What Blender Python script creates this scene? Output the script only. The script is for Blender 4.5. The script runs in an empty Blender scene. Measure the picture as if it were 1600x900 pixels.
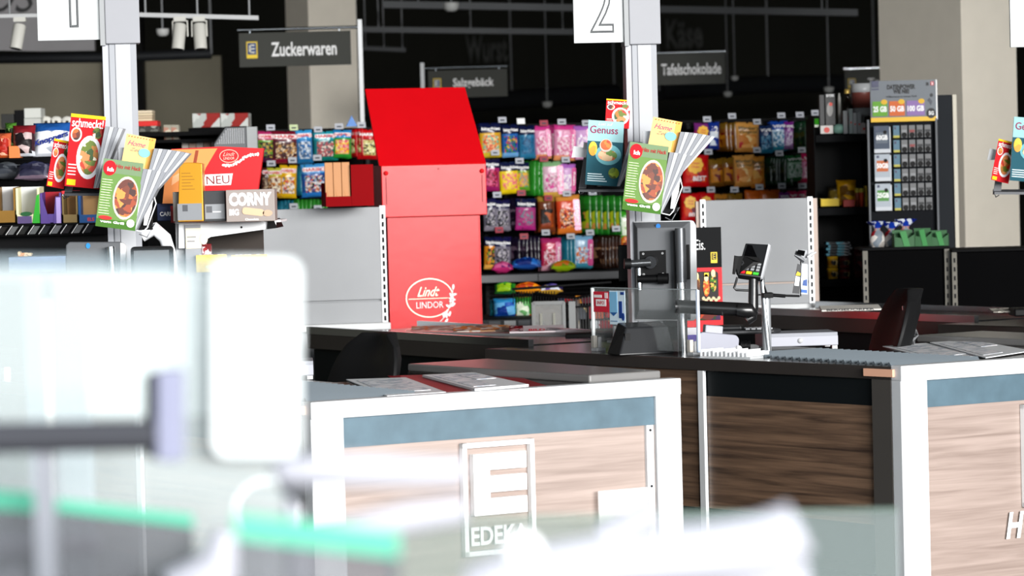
import bpy, math, random
from mathutils import Vector, Matrix
random.seed(7)
C = bpy.context.scene.collection
sc = bpy.context.scene

# ---------------------------------------------------------------- camera
F = 5000.0; HZ = 275.0; ROLL = 0.026
CAM = Vector((0, 0, 1.5))
_p = math.atan((450 - HZ) / F)
FW = Vector((0, math.cos(_p), -math.sin(_p)))
_r0 = Vector((1, 0, 0)); _u0 = _r0.cross(FW)
CR = math.cos(ROLL) * _r0 - math.sin(ROLL) * _u0
CU = math.sin(ROLL) * _r0 + math.cos(ROLL) * _u0
cd = bpy.data.cameras.new('camera'); cam = bpy.data.objects.new('camera', cd); C.objects.link(cam)
m = Matrix.Identity(4)
for i in range(3):
    m[i][0] = CR[i]; m[i][1] = CU[i]; m[i][2] = -FW[i]; m[i][3] = CAM[i]
cam.matrix_world = m
cd.sensor_width = 36; cd.lens = F / 1600 * 36; cd.clip_start = .05; cd.clip_end = 200
cd.dof.use_dof = True; cd.dof.focus_distance = 10.8; cd.dof.aperture_fstop = 112.5 / 20
sc.camera = cam
# ---------------------------------------------------------------- world, light, exposure
w = bpy.data.worlds.new('daylight'); sc.world = w; w.use_nodes = True
w.node_tree.nodes['Background'].inputs[0].default_value = (.86, .94, 1, 1)
w.node_tree.nodes['Background'].inputs[1].default_value = 1.2
def area(name, loc, target, sx, sy, power, col=(1, 1, 1)):
    l = bpy.data.lights.new(name, 'AREA'); l.shape = 'RECTANGLE'; l.size = sx; l.size_y = sy
    l.energy = power; l.color = col
    o = bpy.data.objects.new(name, l); C.objects.link(o); o.location = loc
    o.rotation_euler = (Vector(target) - Vector(loc)).to_track_quat('-Z', 'Y').to_euler()
    return o
area('storefront_daylight', (15.0, -9.0, 5.0), (0.3, 11, .8), 9, 6, 5200, (1, .985, .96))
area('front_window_daylight', (9.5, -15, 5.0), (0.3, 12, .9), 12, 5, 6400, (1, .99, .97))
sc.view_settings.view_transform = 'Standard'
sc.view_settings.look = 'None'; sc.view_settings.gamma = 1
sc.view_settings.use_curve_mapping = False
sc.view_settings.exposure = 0.6
try:
    sc.cycles.use_denoising = True; sc.cycles.max_bounces = 8; sc.cycles.transparent_max_bounces = 24
except Exception: pass

# ---------------------------------------------------------------- measuring helpers
def ray(px, py): return FW + CR * ((px - 800) / F) + CU * ((450 - py) / F)
def U(px, py, D): d = ray(px, py); return CAM + d * (D / d.y)
def G(px, py, z): d = ray(px, py); return CAM + d * ((z - 1.5) / d.z)
_c, _s = math.cos(ROLL), math.sin(ROLL)
class PF:
    """metric frame at distance D whose origin is the place seen at (px0, py0)"""
    def __init__(s, px0, py0, D): s.px, s.py, s.D = px0, py0, D; s.k = D / F; s.o = U(px0, py0, D)
    def xz(s, px, py):
        dx, dy = px - s.px, py - s.py
        return ((dx * _c - dy * _s) * s.k, -(dx * _s + dy * _c) * s.k)
    def p(s, px, py, y=0): x, z = s.xz(px, py); return (x, y, z)
# ---------------------------------------------------------------- materials
def lin(h):
    h = h.lstrip('#'); r = [int(h[i:i + 2], 16) / 255 for i in (0, 2, 4)]
    return tuple((c / 12.92 if c <= .04045 else ((c + .055) / 1.055) ** 2.4) for c in r) + (1,)
_m = {}
def mat(col, rough=.5, metal=0, spec=.28, emit=0, bump=0, bscale=60, mottle=0, mscale=8, coat=0):
    key = (col, rough, metal, spec, emit, bump, bscale, mottle, mscale, coat)
    if key in _m: return _m[key]
    M = bpy.data.materials.new('m_' + col.strip('#')); M.use_nodes = True
    nt = M.node_tree; b = nt.nodes['Principled BSDF']
    b.inputs['Base Color'].default_value = lin(col)
    b.inputs['Roughness'].default_value = rough; b.inputs['Metallic'].default_value = metal
    b.inputs['Specular IOR Level'].default_value = spec
    b.inputs['Coat Weight'].default_value = coat; b.inputs['Coat Roughness'].default_value = .15
    if emit:
        b.inputs['Emission Color'].default_value = lin(col); b.inputs['Emission Strength'].default_value = emit
    tc = nt.nodes.new('ShaderNodeTexCoord')
    n = nt.nodes.new('ShaderNodeTexNoise'); n.inputs['Scale'].default_value = mscale; n.inputs['Detail'].default_value = 5
    nt.links.new(tc.outputs['Object'], n.inputs['Vector'])
    mx = nt.nodes.new('ShaderNodeMix'); mx.data_type = 'RGBA'; mx.blend_type = 'MULTIPLY'
    mx.inputs[0].default_value = max(mottle, .06)
    mx.inputs[6].default_value = lin(col)
    cr = nt.nodes.new('ShaderNodeValToRGB'); cr.color_ramp.elements[0].position = .3; cr.color_ramp.elements[1].position = .7
    cr.color_ramp.elements[0].color = (.25, .25, .25, 1)
    nt.links.new(n.outputs['Fac'], cr.inputs[0]); nt.links.new(cr.outputs[0], mx.inputs[7])
    nt.links.new(mx.outputs[2], b.inputs['Base Color'])
    if bump:
        n2 = nt.nodes.new('ShaderNodeTexNoise'); n2.inputs['Scale'].default_value = bscale
        nt.links.new(tc.outputs['Object'], n2.inputs['Vector'])
        bp = nt.nodes.new('ShaderNodeBump'); bp.inputs['Strength'].default_value = bump; bp.inputs['Distance'].default_value = .004
        nt.links.new(n2.outputs['Fac'], bp.inputs['Height']); nt.links.new(bp.outputs[0], b.inputs['Normal'])
    _m[key] = M; return M
def deep(h): return tuple(c ** 1.5 for c in lin(h)[:3]) + (1,)
def candy(cols, scale=60, rough=.5):
    """printed picture made of blobs of the given colours"""
    key = ('candy', tuple(cols), scale, rough)
    if key in _m: return _m[key]
    M = bpy.data.materials.new('m_print'); M.use_nodes = True; nt = M.node_tree; b = nt.nodes['Principled BSDF']
    tc = nt.nodes.new('ShaderNodeTexCoord'); v = nt.nodes.new('ShaderNodeTexVoronoi'); v.inputs['Scale'].default_value = scale
    nz = nt.nodes.new('ShaderNodeTexNoise'); nz.inputs['Scale'].default_value = scale * .7
    ad = nt.nodes.new('ShaderNodeVectorMath'); ad.operation = 'MULTIPLY_ADD'
    ad.inputs[1].default_value = (.02, .02, .02)
    nt.links.new(tc.outputs['Object'], nz.inputs['Vector'])
    nt.links.new(nz.outputs['Color'], ad.inputs[0]); nt.links.new(tc.outputs['Object'], ad.inputs[2])
    nt.links.new(ad.outputs[0], v.inputs['Vector'])
    sp = nt.nodes.new('ShaderNodeSeparateColor'); nt.links.new(v.outputs['Color'], sp.inputs[0])
    cr = nt.nodes.new('ShaderNodeValToRGB'); cr.color_ramp.interpolation = 'CONSTANT'
    el = cr.color_ramp.elements
    while len(el) < len(cols): el.new(.5)
    for i, c in enumerate(cols): el[i].position = i / len(cols); el[i].color = deep(c)
    nt.links.new(sp.outputs[0], cr.inputs[0]); nt.links.new(cr.outputs[0], b.inputs['Base Color'])
    b.inputs['Roughness'].default_value = rough; b.inputs['Specular IOR Level'].default_value = .25
    _m[key] = M; return M
def wood(c1, c2, name, sc_=3.0):
    M = bpy.data.materials.new(name); M.use_nodes = True; nt = M.node_tree; b = nt.nodes['Principled BSDF']
    tc = nt.nodes.new('ShaderNodeTexCoord'); mp = nt.nodes.new('ShaderNodeMapping')
    mp.inputs['Scale'].default_value = (.45, .45, 12.0)
    nt.links.new(tc.outputs['Object'], mp.inputs[0])
    n = nt.nodes.new('ShaderNodeTexNoise'); n.inputs['Scale'].default_value = sc_; n.inputs['Detail'].default_value = 9
    n.inputs['Distortion'].default_value = 1.6; nt.links.new(mp.outputs[0], n.inputs['Vector'])
    n3 = nt.nodes.new('ShaderNodeTexNoise'); n3.inputs['Scale'].default_value = sc_ * 7; n3.inputs['Detail'].default_value = 4
    nt.links.new(mp.outputs[0], n3.inputs['Vector'])
    ma = nt.nodes.new('ShaderNodeMath'); ma.operation = 'MULTIPLY_ADD'; ma.inputs[1].default_value = .35
    nt.links.new(n3.outputs['Fac'], ma.inputs[0]); nt.links.new(n.outputs['Fac'], ma.inputs[2])
    cr = nt.nodes.new('ShaderNodeValToRGB'); e = cr.color_ramp.elements
    e[0].position = .45; e[0].color = lin(c1); e[1].position = .85; e[1].color = lin(c2)
    nt.links.new(ma.outputs[0], cr.inputs[0]); nt.links.new(cr.outputs[0], b.inputs['Base Color'])
    b.inputs['Roughness'].default_value = .42; b.inputs['Coat Weight'].default_value = .5; b.inputs['Coat Roughness'].default_value = .35
    return M
def veil(col, opacity, gloss=.12, name='m_veil'):
    """clear plastic or glass: see-through mixed with diffuse, which paints in glare, and gloss"""
    key = ('veil', col, opacity, gloss)
    if key in _m: return _m[key]
    M = bpy.data.materials.new(name); M.use_nodes = True; nt = M.node_tree; nt.nodes.clear()
    out = nt.nodes.new('ShaderNodeOutputMaterial'); tr = nt.nodes.new('ShaderNodeBsdfTransparent')
    df = nt.nodes.new('ShaderNodeBsdfDiffuse'); df.inputs[0].default_value = lin(col)
    gl = nt.nodes.new('ShaderNodeBsdfGlossy'); gl.inputs['Roughness'].default_value = .06
    m1 = nt.nodes.new('ShaderNodeMixShader'); m1.inputs[0].default_value = opacity
    nt.links.new(tr.outputs[0], m1.inputs[1]); nt.links.new(df.outputs[0], m1.inputs[2])
    m2 = nt.nodes.new('ShaderNodeMixShader'); m2.inputs[0].default_value = gloss
    nt.links.new(m1.outputs[0], m2.inputs[1]); nt.links.new(gl.outputs[0], m2.inputs[2])
    nt.links.new(m2.outputs[0], out.inputs[0])
    _m[key] = M; return M
WHITE = mat('#f2f2f2', .45); ALU = mat('#cdcfd1', .45, 0, .3); CHROME = mat('#c8ccd0', .22, 1)
BLACK = mat('#070708', .5, 0, .12); DARK = mat('#0f0f10', .6, 0, .08); DGREY = mat('#222325', .6, 0, .12); GREY = mat('#86888a', .5); LGREY = mat('#b9bbbd', .5)
RED = mat('#d00c16', .27, 0, .2, 0, .06, 18, 0, 8, 0); NAVY = mat('#141a4a', .35); BLUE = mat('#1c5fb4', .35)
# ---------------------------------------------------------------- mesh builder
class MB:
    def __init__(s): s.v = []; s.f = []; s.m = []; s.mats = []; s.sm = []
    def mi(s, m_):
        if m_ not in s.mats: s.mats.append(m_)
        return s.mats.index(m_)
    def add(s, vs, fs, m_, smooth=False):
        o = len(s.v); s.v += [tuple(v) for v in vs]; k = s.mi(m_)
        for f in fs: s.f.append([i + o for i in f]); s.m.append(k); s.sm.append(smooth)
        return s
    def box(s, a, b, m_, M4=None):
        x0, y0, z0 = a; x1, y1, z1 = b
        vs = [(x0, y0, z0), (x1, y0, z0), (x1, y1, z0), (x0, y1, z0), (x0, y0, z1), (x1, y0, z1), (x1, y1, z1), (x0, y1, z1)]
        if M4 is not None: vs = [M4 @ Vector(v) for v in vs]
        return s.add(vs, [(0, 3, 2, 1), (4, 5, 6, 7), (0, 1, 5, 4), (1, 2, 6, 5), (2, 3, 7, 6), (3, 0, 4, 7)], m_)
    def prism(s, poly, z0, z1, m_):        # polygon in xy, extruded in z
        n = len(poly); vs = [(x, y, z0) for x, y in poly] + [(x, y, z1) for x, y in poly]
        return s.add(vs, [list(range(n))[::-1], list(range(n, 2 * n))] + [(i, (i + 1) % n, n + (i + 1) % n, n + i) for i in range(n)], m_)
    def plate(s, poly, y0, y1, m_, M4=None):        # polygon in xz, extruded in y
        n = len(poly); vs = [(x, y0, z) for x, z in poly] + [(x, y1, z) for x, z in poly]
        if M4 is not None: vs = [M4 @ Vector(v) for v in vs]
        return s.add(vs, [list(range(n)), list(range(n, 2 * n))[::-1]] + [(i, n + i, n + (i + 1) % n, (i + 1) % n) for i in range(n)], m_)
    def hexa(s, q0, q1, m_):               # two quads of 3d points
        return s.add(list(q0) + list(q1), [(3, 2, 1, 0), (4, 5, 6, 7), (0, 1, 5, 4), (1, 2, 6, 5), (2, 3, 7, 6), (3, 0, 4, 7)], m_)
    def tube(s, pts, r, m_, n=12, caps=True):
        pts = [Vector(p) for p in pts]; R = r if isinstance(r, (list, tuple)) else [r] * len(pts)
        vs = []; fs = []
        t0 = (pts[1] - pts[0]).normalized()
        ref = Vector((0, 0, 1)) if abs(t0.z) < .9 else Vector((1, 0, 0))
        e = t0.cross(ref).normalized()
        for i, p in enumerate(pts):
            t = ((pts[min(i + 1, len(pts) - 1)] - pts[max(i - 1, 0)])).normalized()
            e = (e - t * e.dot(t)).normalized(); g = t.cross(e)
            for k in range(n):
                a = 2 * math.pi * k / n; vs.append(p + (e * math.cos(a) + g * math.sin(a)) * R[i])
        for i in range(len(pts) - 1):
            for k in range(n):
                fs.append((i * n + k, i * n + (k + 1) % n, (i + 1) * n + (k + 1) % n, (i + 1) * n + k))
        s.add(vs, fs, m_, True)
        if caps:
            s.add(vs[:n], [list(range(n))[::-1]], m_); s.add(vs[-n:], [list(range(n))], m_)
        return s
    def lathe(s, prof, m_, c=(0, 0, 0), n=20, axis='z'):
        vs = []; fs = []
        for r, z in prof:
            for k in range(n):
                a = 2 * math.pi * k / n; x, y = r * math.cos(a), r * math.sin(a)
                vs.append((c[0] + x, c[1] + y, c[2] + z) if axis == 'z' else (c[0] + x, c[1] + z, c[2] + y))
        L = len(prof)
        for i in range(L - 1):
            for k in range(n): fs.append((i * n + k, i * n + (k + 1) % n, (i + 1) * n + (k + 1) % n, (i + 1) * n + k))
        return s.add(vs, fs, m_, True)
    def build(s, name, parent=None, bevel=0, seg=2, M4=None):
        me = bpy.data.meshes.new(name); me.from_pydata(s.v, [], s.f)
        for x in s.mats: me.materials.append(x)
        me.polygons.foreach_set('material_index', s.m); me.polygons.foreach_set('use_smooth', s.sm); me.update()
        import bmesh
        bm = bmesh.new(); bm.from_mesh(me); bmesh.ops.recalc_face_normals(bm, faces=bm.faces); bm.to_mesh(me); bm.free()
        o = bpy.data.objects.new(name, me); C.objects.link(o)
        if parent: o.parent = parent
        if bevel:
            b = o.modifiers.new('bevel', 'BEVEL'); b.width = bevel; b.segments = seg; b.limit_method = 'ANGLE'
        return o
def rrect(x0, z0, x1, z1, r, n=5):
    P = []
    for cx, cz, a0 in ((x1 - r, z1 - r, 0), (x0 + r, z1 - r, 90), (x0 + r, z0 + r, 180), (x1 - r, z0 + r, 270)):
        for k in range(n + 1):
            a = math.radians(a0 + 90 * k / n); P.append((cx + r * math.cos(a), cz + r * math.sin(a)))
    return P
def ell(cx, cz, a, b, n=28, rot=0):
    P = []
    for k in range(n):
        t = 2 * math.pi * k / n; x, z = a * math.cos(t), b * math.sin(t)
        P.append((cx + x * math.cos(rot) - z * math.sin(rot), cz + x * math.sin(rot) + z * math.cos(rot)))
    return P
def ring(cx, cz, a, b, t, n=32, rot=0): return ell(cx, cz, a, b, n, rot), ell(cx, cz, a - t, b - t, n, rot)
def ringmesh(mb, cx, cz, a, b, t, y, m_, n=32, rot=0, frac=1.0, start=0):
    o, i = ring(cx, cz, a, b, t, n, rot); k0 = int(start * n); cnt = int(frac * n)
    for k in range(k0, k0 + cnt):
        k1 = (k + 1) % n; kk = k % n
        mb.plate([o[kk], o[k1], i[k1], i[kk]], y, y + .0015, m_)
def tag(o, label, cat, group=None, kind=None):
    o['label'] = label; o['category'] = cat
    if group: o['group'] = group
    if kind: o['kind'] = kind
    return o
def thing(name, label, cat, loc=(0, 0, 0), rz=0, group=None):
    o = bpy.data.objects.new(name, None); C.objects.link(o); o.location = loc; o.rotation_euler = (0, 0, math.radians(rz))
    o.empty_display_size = .05
    return tag(o, label, cat, group)
def struct(o): o['kind'] = 'structure'; return o
_tx = {}
def textmesh(s, w, h, m_, bold=.0, shear=0, ext=.0008, outline=0, rot90=False):
    key = (s, round(w, 4), round(h, 4), m_.name, bold, shear, outline, rot90)
    if key in _tx: return _tx[key]
    cu = bpy.data.curves.new('t', 'FONT'); cu.body = s; cu.size = 1; cu.shear = shear; cu.offset = bold; cu.resolution_u = 3
    cu.align_x = 'LEFT'
    if outline: cu.fill_mode = 'NONE'; cu.bevel_depth = outline; cu.bevel_resolution = 0; cu.dimensions = '2D'
    ob = bpy.data.objects.new('t', cu); C.objects.link(ob)
    bpy.context.view_layer.update()
    me = bpy.data.meshes.new_from_object(ob.evaluated_get(bpy.context.evaluated_depsgraph_get()))
    bpy.data.objects.remove(ob); bpy.data.curves.remove(cu)
    xs = [v.co.x for v in me.vertices]; ys = [v.co.y for v in me.vertices]
    x0, x1, y0, y1 = min(xs), max(xs), min(ys), max(ys)
    for v in me.vertices:
        x = (v.co.x - (x0 + x1) / 2) / (x1 - x0) * w; z = (v.co.y - (y0 + y1) / 2) / (y1 - y0) * h
        if rot90: x, z = z, -x
        v.co = (x, -v.co.z * .01, z)
    me.materials.clear(); me.materials.append(m_)
    _tx[key] = me; return me
def text(s, w, h, m_, parent, loc, rot=(0, 0, 0), name='lettering', **k):
    o = bpy.data.objects.new(name, textmesh(s, w, h, m_, **k)); C.objects.link(o)
    o.parent = parent; o.location = loc; o.rotation_euler = rot
    return o
def rx(a): return Matrix.Rotation(a, 4, 'X')
# ================================================================ setting
YB = 36
WL, WR = -6.5, 6.5; ZT = .868
floor_m = mat('#4b4b4c', .35, 0, .5, 0, 0, 60, .3, 2)
struct(MB().box((WL, -1.0, -.1), (WR, YB, 0), floor_m).build('floor'))
struct(MB().box((WL, 3.5, 4.4), (WR, YB, 4.5), mat('#141414', .8)).build('ceiling'))
struct(MB().box((WL, YB, 0), (WR, YB + .2, 4.4), mat('#26261f', .8)).build('wall_back'))
struct(MB().box((WL - .2, 3.5, 0), (WL, YB, 4.4), mat('#55544c', .8)).build('wall_left'))
struct(MB().box((WR, 5.0, 0), (WR + .2, YB, 4.4), mat('#2a2a28', .8)).build('wall_right'))
TH = math.radians(31); UU = Vector((math.cos(TH), math.sin(TH), 0)); VV = Vector((-math.sin(TH), math.cos(TH), 0))
def pillar(name, px, py, D, L1, L2, ma, mb_):
    o = U(px, py, D); o.z = 0
    a = o + VV * L1; b = o + UU * L2; c = a + UU * L2
    mbp = MB().prism([(p.x, p.y) for p in (o, b, c, a)], 0, 4.4, ma)
    mbp.m[5] = mbp.mi(mb_)
    return struct(mbp.build(name))
PIL = PILD = mat('#efe7d8', .8, 0, .3)
pillar('wall_pillar_right', 1507, 300, 17.5, .73, .385, PIL, PILD)
pillar('wall_pillar_left', 485, 150, 24, .369, .408, PIL, PILD)
# pale partition at the far left with a dark doorway strip
a = U(-60, 140, 30); b = U(346, 140, 30)
struct(MB().box((a.x, 30, 0), (b.x, 30.15, U(0, 96, 30).z), mat('#b5ae98', .8)).build('wall_partition'))
c_ = U(225, 140, 29.8)
struct(MB().box((U(166, 140, 29.8).x, 29.75, 0), (c_.x, 29.98, 3.3), mat('#161616', .7)).build('trim_partition'))
# ================================================================ checkout lanes
EL = G(485, 630, .87); EL.z = 0
OFF = G(1407, 573, .87) - G(485, 630, .87); OFF.z = 0
LANE = {1: EL, 2: EL + OFF, 3: EL + 2 * OFF}
TOPM = mat('#34302e', .2, 0, .5, 0, 0, 60, .1, 6); SIDE = mat('#101416', .5, 0, .15); PLINTH = mat('#3f3c39', .5)
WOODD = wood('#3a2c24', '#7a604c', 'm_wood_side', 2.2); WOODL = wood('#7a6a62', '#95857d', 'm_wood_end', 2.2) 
BAND = mat('#4a606c', .5, 0, .4, 0, 0, 60, .35, 14)
def edge_a(b):
    return -.115 * b if b <= 2.15 else -.05
def side_panel(mb, b0, b1, z0, z1, m_, inset=.02, th=.02):
    q = []
    for bb in (b0, b1):
        a0 = edge_a(min(bb, 2.15)) + inset; q.append((a0, bb))
    poly = [q[0], q[1], (q[1][0] + th, q[1][1]), (q[0][0] + th, q[0][1])]
    return mb.prism([(x, y) for x, y in poly], z0, z1, m_)
def lane(n, label):
    r = thing('checkout_counter', label, 'checkout', LANE[n], 31, 'checkout counters')
    f = MB()
    W = 1.267
    f.box((0, 0, .03), (.105, .05, .83), ALU); f.box((W - .09, 0, .03), (W, .05, .83), ALU)
    f.box((0, -.004, .822), (W, .05, .872), ALU)
    f.build('end_frame', r, .003)
    MB().box((.105, .012, .735), (W - .09, .04, .822), BAND).build('upper_band', r)
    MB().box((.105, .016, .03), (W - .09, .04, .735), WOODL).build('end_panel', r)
    s = MB().box((W - .125, .004, .05), (W - .1, .016, .735), ALU)
    for z in (.15, .35, .55, .72): s.lathe([(.004, 0), (.004, -.003), (0, -.003)], DGREY, (W - .112, .004, z), 8, 'y')
    s.build('joint_strip', r)
    # logo: open frame with a block letter cut from plate
    lx = .492
    lg = MB()
    x0, x1, z0, z1, t = lx, lx + .245, .39, .722, .014
    for a_, b_ in (((x0, z0), (x0 + t, z1)), ((x1 - t, z0), (x1, z1)), ((x0, z1 - t), (x1, z1)), ((x0, z0), (x1, z0 + t))):
        lg.box((a_[0], -.006, a_[1]), (b_[0], .014, b_[1]), WHITE)
    lg.build('logo_frame', r)
    e = MB(); ex0, ex1, ez1 = x0 + .034, x1 - .03, .688
    e.box((ex0, -.008, ez1 - .18), (ex0 + .055, .014, ez1), WHITE)
    for k in range(3): e.box((ex0 + .055, -.008, ez1 - .048 - k * .066), (ex1, .014, ez1 - k * .066), WHITE)
    e.build('logo_letter', r)
    text('EDEKA', x1 - x0 - .05, .055, WHITE, r, ((x0 + x1) / 2, 0, .447), bold=.03)
    # small clear plate
    MB().box((.955, -.012, .41), (1.13, -.006, .55), veil('#f2f2f2', .35, .05)).build('clear_plate', r)
    # worktop
    poly = [(0.0, .05), (1.262, .05), (1.262, 1.12), (.93, 1.1), (.93, .8), (.5, .8), (.5, 2.15), (edge_a(2.15), 2.15)]
    MB().prism(poly, .826, .868, TOPM).build('worktop', r, .003)
    side = MB()
    side_panel(side, .05, .135, .03, .826, PLINTH, .004, .03)
    side_panel(side, .135, .945, .74, .826, SIDE)
    side_panel(side, .135, 2.1, .03, .38, SIDE, .03)
    side_panel(side, 1.52, 2.12, .38, .826, SIDE)
    side.build('side_frame', r)
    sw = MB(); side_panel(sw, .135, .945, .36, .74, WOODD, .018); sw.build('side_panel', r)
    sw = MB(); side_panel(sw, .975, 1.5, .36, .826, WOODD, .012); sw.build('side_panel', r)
    st = MB(); side_panel(st, .945, .972, .2, .826, ALU, .004, .012)
    side_panel(st, .135, .95, .2, .235, CHROME, .01, .012); st.build('metal_edging', r)
    dk = MB().box((1.22, .1, .03), (1.25, 1.1, .826), SIDE).box((.5, .1, .03), (.53, .78, .826), SIDE)
    dk.box((.28, .8, .03), (.3, 2.1, .826), SIDE); dk.build('inner_panel', r)
    # belt part
    b = MB().box((-.05, 2.16, .80), (.5, 3.95, .862), TOPM).box((-.03, 2.16, .05), (.48, 3.93, .8), SIDE)
    b.build('belt_housing', r, .003)
    MB().box((.02, 2.25, .862), (.44, 3.85, .868), mat('#232324', .2, 0, .5)).build('belt', r)
    MB().box((-.052, 2.16, .862), (-.03, 3.95, .892), CHROME).box((.48, 2.16, .862), (.5, 3.95, .892), CHROME).build('metal_edging', r)
    # raised packing strip on the right, ribbed plate on the left
    MB().prism([(.93, 1.1), (.99, .08), (1.25, .08), (1.25, 1.12)], .868, .893, mat('#6d6c6b', .3, 0, .5)).build('raised_strip', r, .006, 3)
    rb = MB(); rm = mat('#5f676d', .5)
    for k in range(22):
        y0 = .1 + k * .04
        rb.plate([(0, .868), (.02, .868), (.01, .879)], 0, .36, rm, Matrix.Translation((.04, y0, 0)) @ Matrix.Translation((0, 0, 0)) @ Matrix(((0, 1, 0, 0), (1, 0, 0, 0), (0, 0, 1, 0), (0, 0, 0, 1))))
    rb.build('ribbed_plate', r)
    MB().prism([(-.006 - .115 * .03, .03), (-.006 - .115 * .16, .16), (.004 - .115 * .16, .16), (.004 - .115 * .03, .03)], .836, .86, mat('#d8a489', .5)).build('edge_sticker', r)
    return r
lane(1, 'checkout counter in the centre with large white logo on its pale end panel')
L2 = lane(2, 'checkout counter at the right with dark wooden side panel and glass screen')
L3 = lane(3, 'rear checkout counter at right edge behind the second office chair')
# slanted white letters on the end of the second counter
text('H', .075, .085, WHITE, L2, (.455, .006, .335), bold=.03, shear=.25, name='slanted_letter')
def post(n, px, D, plate_px0, plate_px1, plate_y, head_y, label):
    k = D / F; pf = PF(px, head_y, D); o = pf.o.copy()
    r = thing('lane_post', label, 'post', (o.x, o.y, .868), 8, 'numbered lane posts')
    zt = o.z - .868
    b = MB().box((-.045, -.03, 0), (.045, .05, zt + .02), mat('#8b8d92', .5))
    b.box((-.025, -.034, 0), (.025, -.03, zt), mat('#a0a2a6', .5))
    b.build('column', r, .004)
    MB().box((-.066, -.024, 0), (-.045, .046, zt + .02), mat('#9a9ca2', .4)).build('side_cover', r)
    MB().box((-.055, -.05, zt), (.058, .07, zt + 1.0), mat('#86878c', .5)).build('head_box', r, .003)
    MB().box((-.072, -.045, zt - .005), (-.055, .03, zt + 1.0), GREY).build('hinge_strip', r)
    x1 = -(px - plate_px1) * k; x0 = -(px - plate_px0) * k; zb = zt + (head_y - plate_y) * k
    MB().box((x0, -.028, zb), (x1, -.016, zb + .32), mat('#b4b8b8', .3, 0, .3)).build('number_plate', r, .002)
    MB().box((x0 + (x1 - x0) * .62, -.02, zb + .33), (x1, -.0, zb + .35), GREY).build('plate_clip', r)
    return r, x0, x1, zb
line = mat('#5a5c5e', .6)
r, x0, x1, zb = post(1, 191, 10.6, 61, 163, 62, 69, 'white lane post at left carrying the number one plate')
text('1', .030, .19, line, r, ((x0 + x1) / 2 + .012, -.03, zb + .042 + .095), name='numeral', outline=.014)
r, x0, x1, zb = post(2, 1004, 11.4, 894, 978, 66, 70, 'white lane post in the middle carrying the number two plate')
text('2', .085, .19, line, r, ((x0 + x1) / 2 + .006, -.03, zb + .035 + .095), name='numeral', outline=.014)
r, x0, x1, zb = post(3, 1700, 12.3, 1572, 1672, 72, 76, 'lane post at the right edge showing part of number three plate')
text('3', .085, .19, line, r, ((x0 + x1) / 2 - .02, -.03, zb + .06 + .095), name='numeral', outline=.014)

# ---- office chairs
def chair(px, py, D, rz, label, h, wfrac=1):
    p = U(px, py, D)
    r = thing('office_chair', label, 'chair', (p.x, p.y, 0), rz, 'cashier chairs')
    zt = p.z
    lm = mat('#131314', .55, 0, .15)
    # curved padded backrest: thickness follows an arc, rounded outline
    nx, nz = 8, 12; H = .48; Wd = .40; vs = []; fs = []
    for sgn in (1, -1):
        for i in range(nz + 1):
            t = i / nz; z = zt - H + H * t
            ww = Wd / 2 * (1 if t < .62 else math.sqrt(max(.0, 1 - ((t - .62) / .385) ** 2)) * .75 + .25) * (.78 + .3 * min(t * 1.6, 1))
            for j in range(nx + 1):
                s = -1 + 2 * j / nx; th = .035 * (1 - abs(s) ** 4 * .8) * (1 if t < .9 else .7)
                y = -.09 * (1 - t) ** 1.0 * 0 + .12 * t ** 1.6 + .05 * (s * s) * -1 + sgn * th
                vs.append((s * ww, y, z))
    row = nx + 1; per = (nz + 1) * row
    for sgn in range(2):
        for i in range(nz):
            for j in range(nx):
                a_ = sgn * per + i * row + j; fs.append((a_, a_ + 1, a_ + row + 1, a_ + row))
    for i in range(nz):
        for j in (0, nx):
            a_ = i * row + j; fs.append((a_, a_ + row, per + a_ + row, per + a_))
    for j in range(nx):
        for i in (0, nz):
            a_ = i * row + j; fs.append((a_, a_ + 1, per + a_ + 1, per + a_))
    o = MB().add(vs, fs, lm, True).build('backrest', r, .012, 3)
    bar = MB().tube([(0, .1, zt - .12), (0, .09, zt - .3), (0, .04, zt - .5), (0, -.06, .46)], .018, CHROME); bar.build('back_support', r)
    seat = MB().plate(rrect(-.22, -.22, .22, .22, .08), 0, .07, lm, Matrix.Translation((0, -.18, .46)) @ rx(math.radians(-90)) @ Matrix.Scale(-1, 4, (0, 1, 0)))
    seat.build('seat', r, .02, 3)
    MB().tube([(0, -.18, .12), (0, -.18, .47)], .028, DGREY).build('gas_column', r)
    bs = MB()
    for k in range(5):
        a_ = k * math.tau / 5; bs.tube([(0, -.18, .13), (.26 * math.cos(a_), -.18 + .26 * math.sin(a_), .08)], [.025, .015], DARK, 8)
    bs.build('star_base', r)
    for k in range(5):
        a_ = k * math.tau / 5; MB().lathe([(.0, -.014), (.028, -.014), (.028, .014), (0, .014)], BLACK, (.26 * math.cos(a_), -.18 + .26 * math.sin(a_), .03), 14, 'y').build('castor', r)
    return r
chair(556, 522, 10.4, -58, 'black office chair behind the red folder on the centre counter', 0)
c2 = chair(1380, 452, 11.3, -84, 'black office chair at right with crumpled foil hanging behind its backrest', 0)
pf = PF(1403, 452, 11.3)
fm = mat('#c9cacc', .25, .8)
fo = MB(); random.seed(3)
pts = []
for i in range(9):
    z = pf.xz(1410, 478 + i * 7.5)[1]
    for j in range(4):
        pts.append(((j - 1.5) * .012 + random.uniform(-.006, .006) + pf.xz(1411, 0)[0] * 0 + .022 + (.014 if i in (5, 6) else 0), random.uniform(-.02, .02), z))
fo.add(pts, [(i * 4 + j, i * 4 + j + 1, (i + 1) * 4 + j + 1, (i + 1) * 4 + j) for i in range(8) for j in range(3)], fm)
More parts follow.
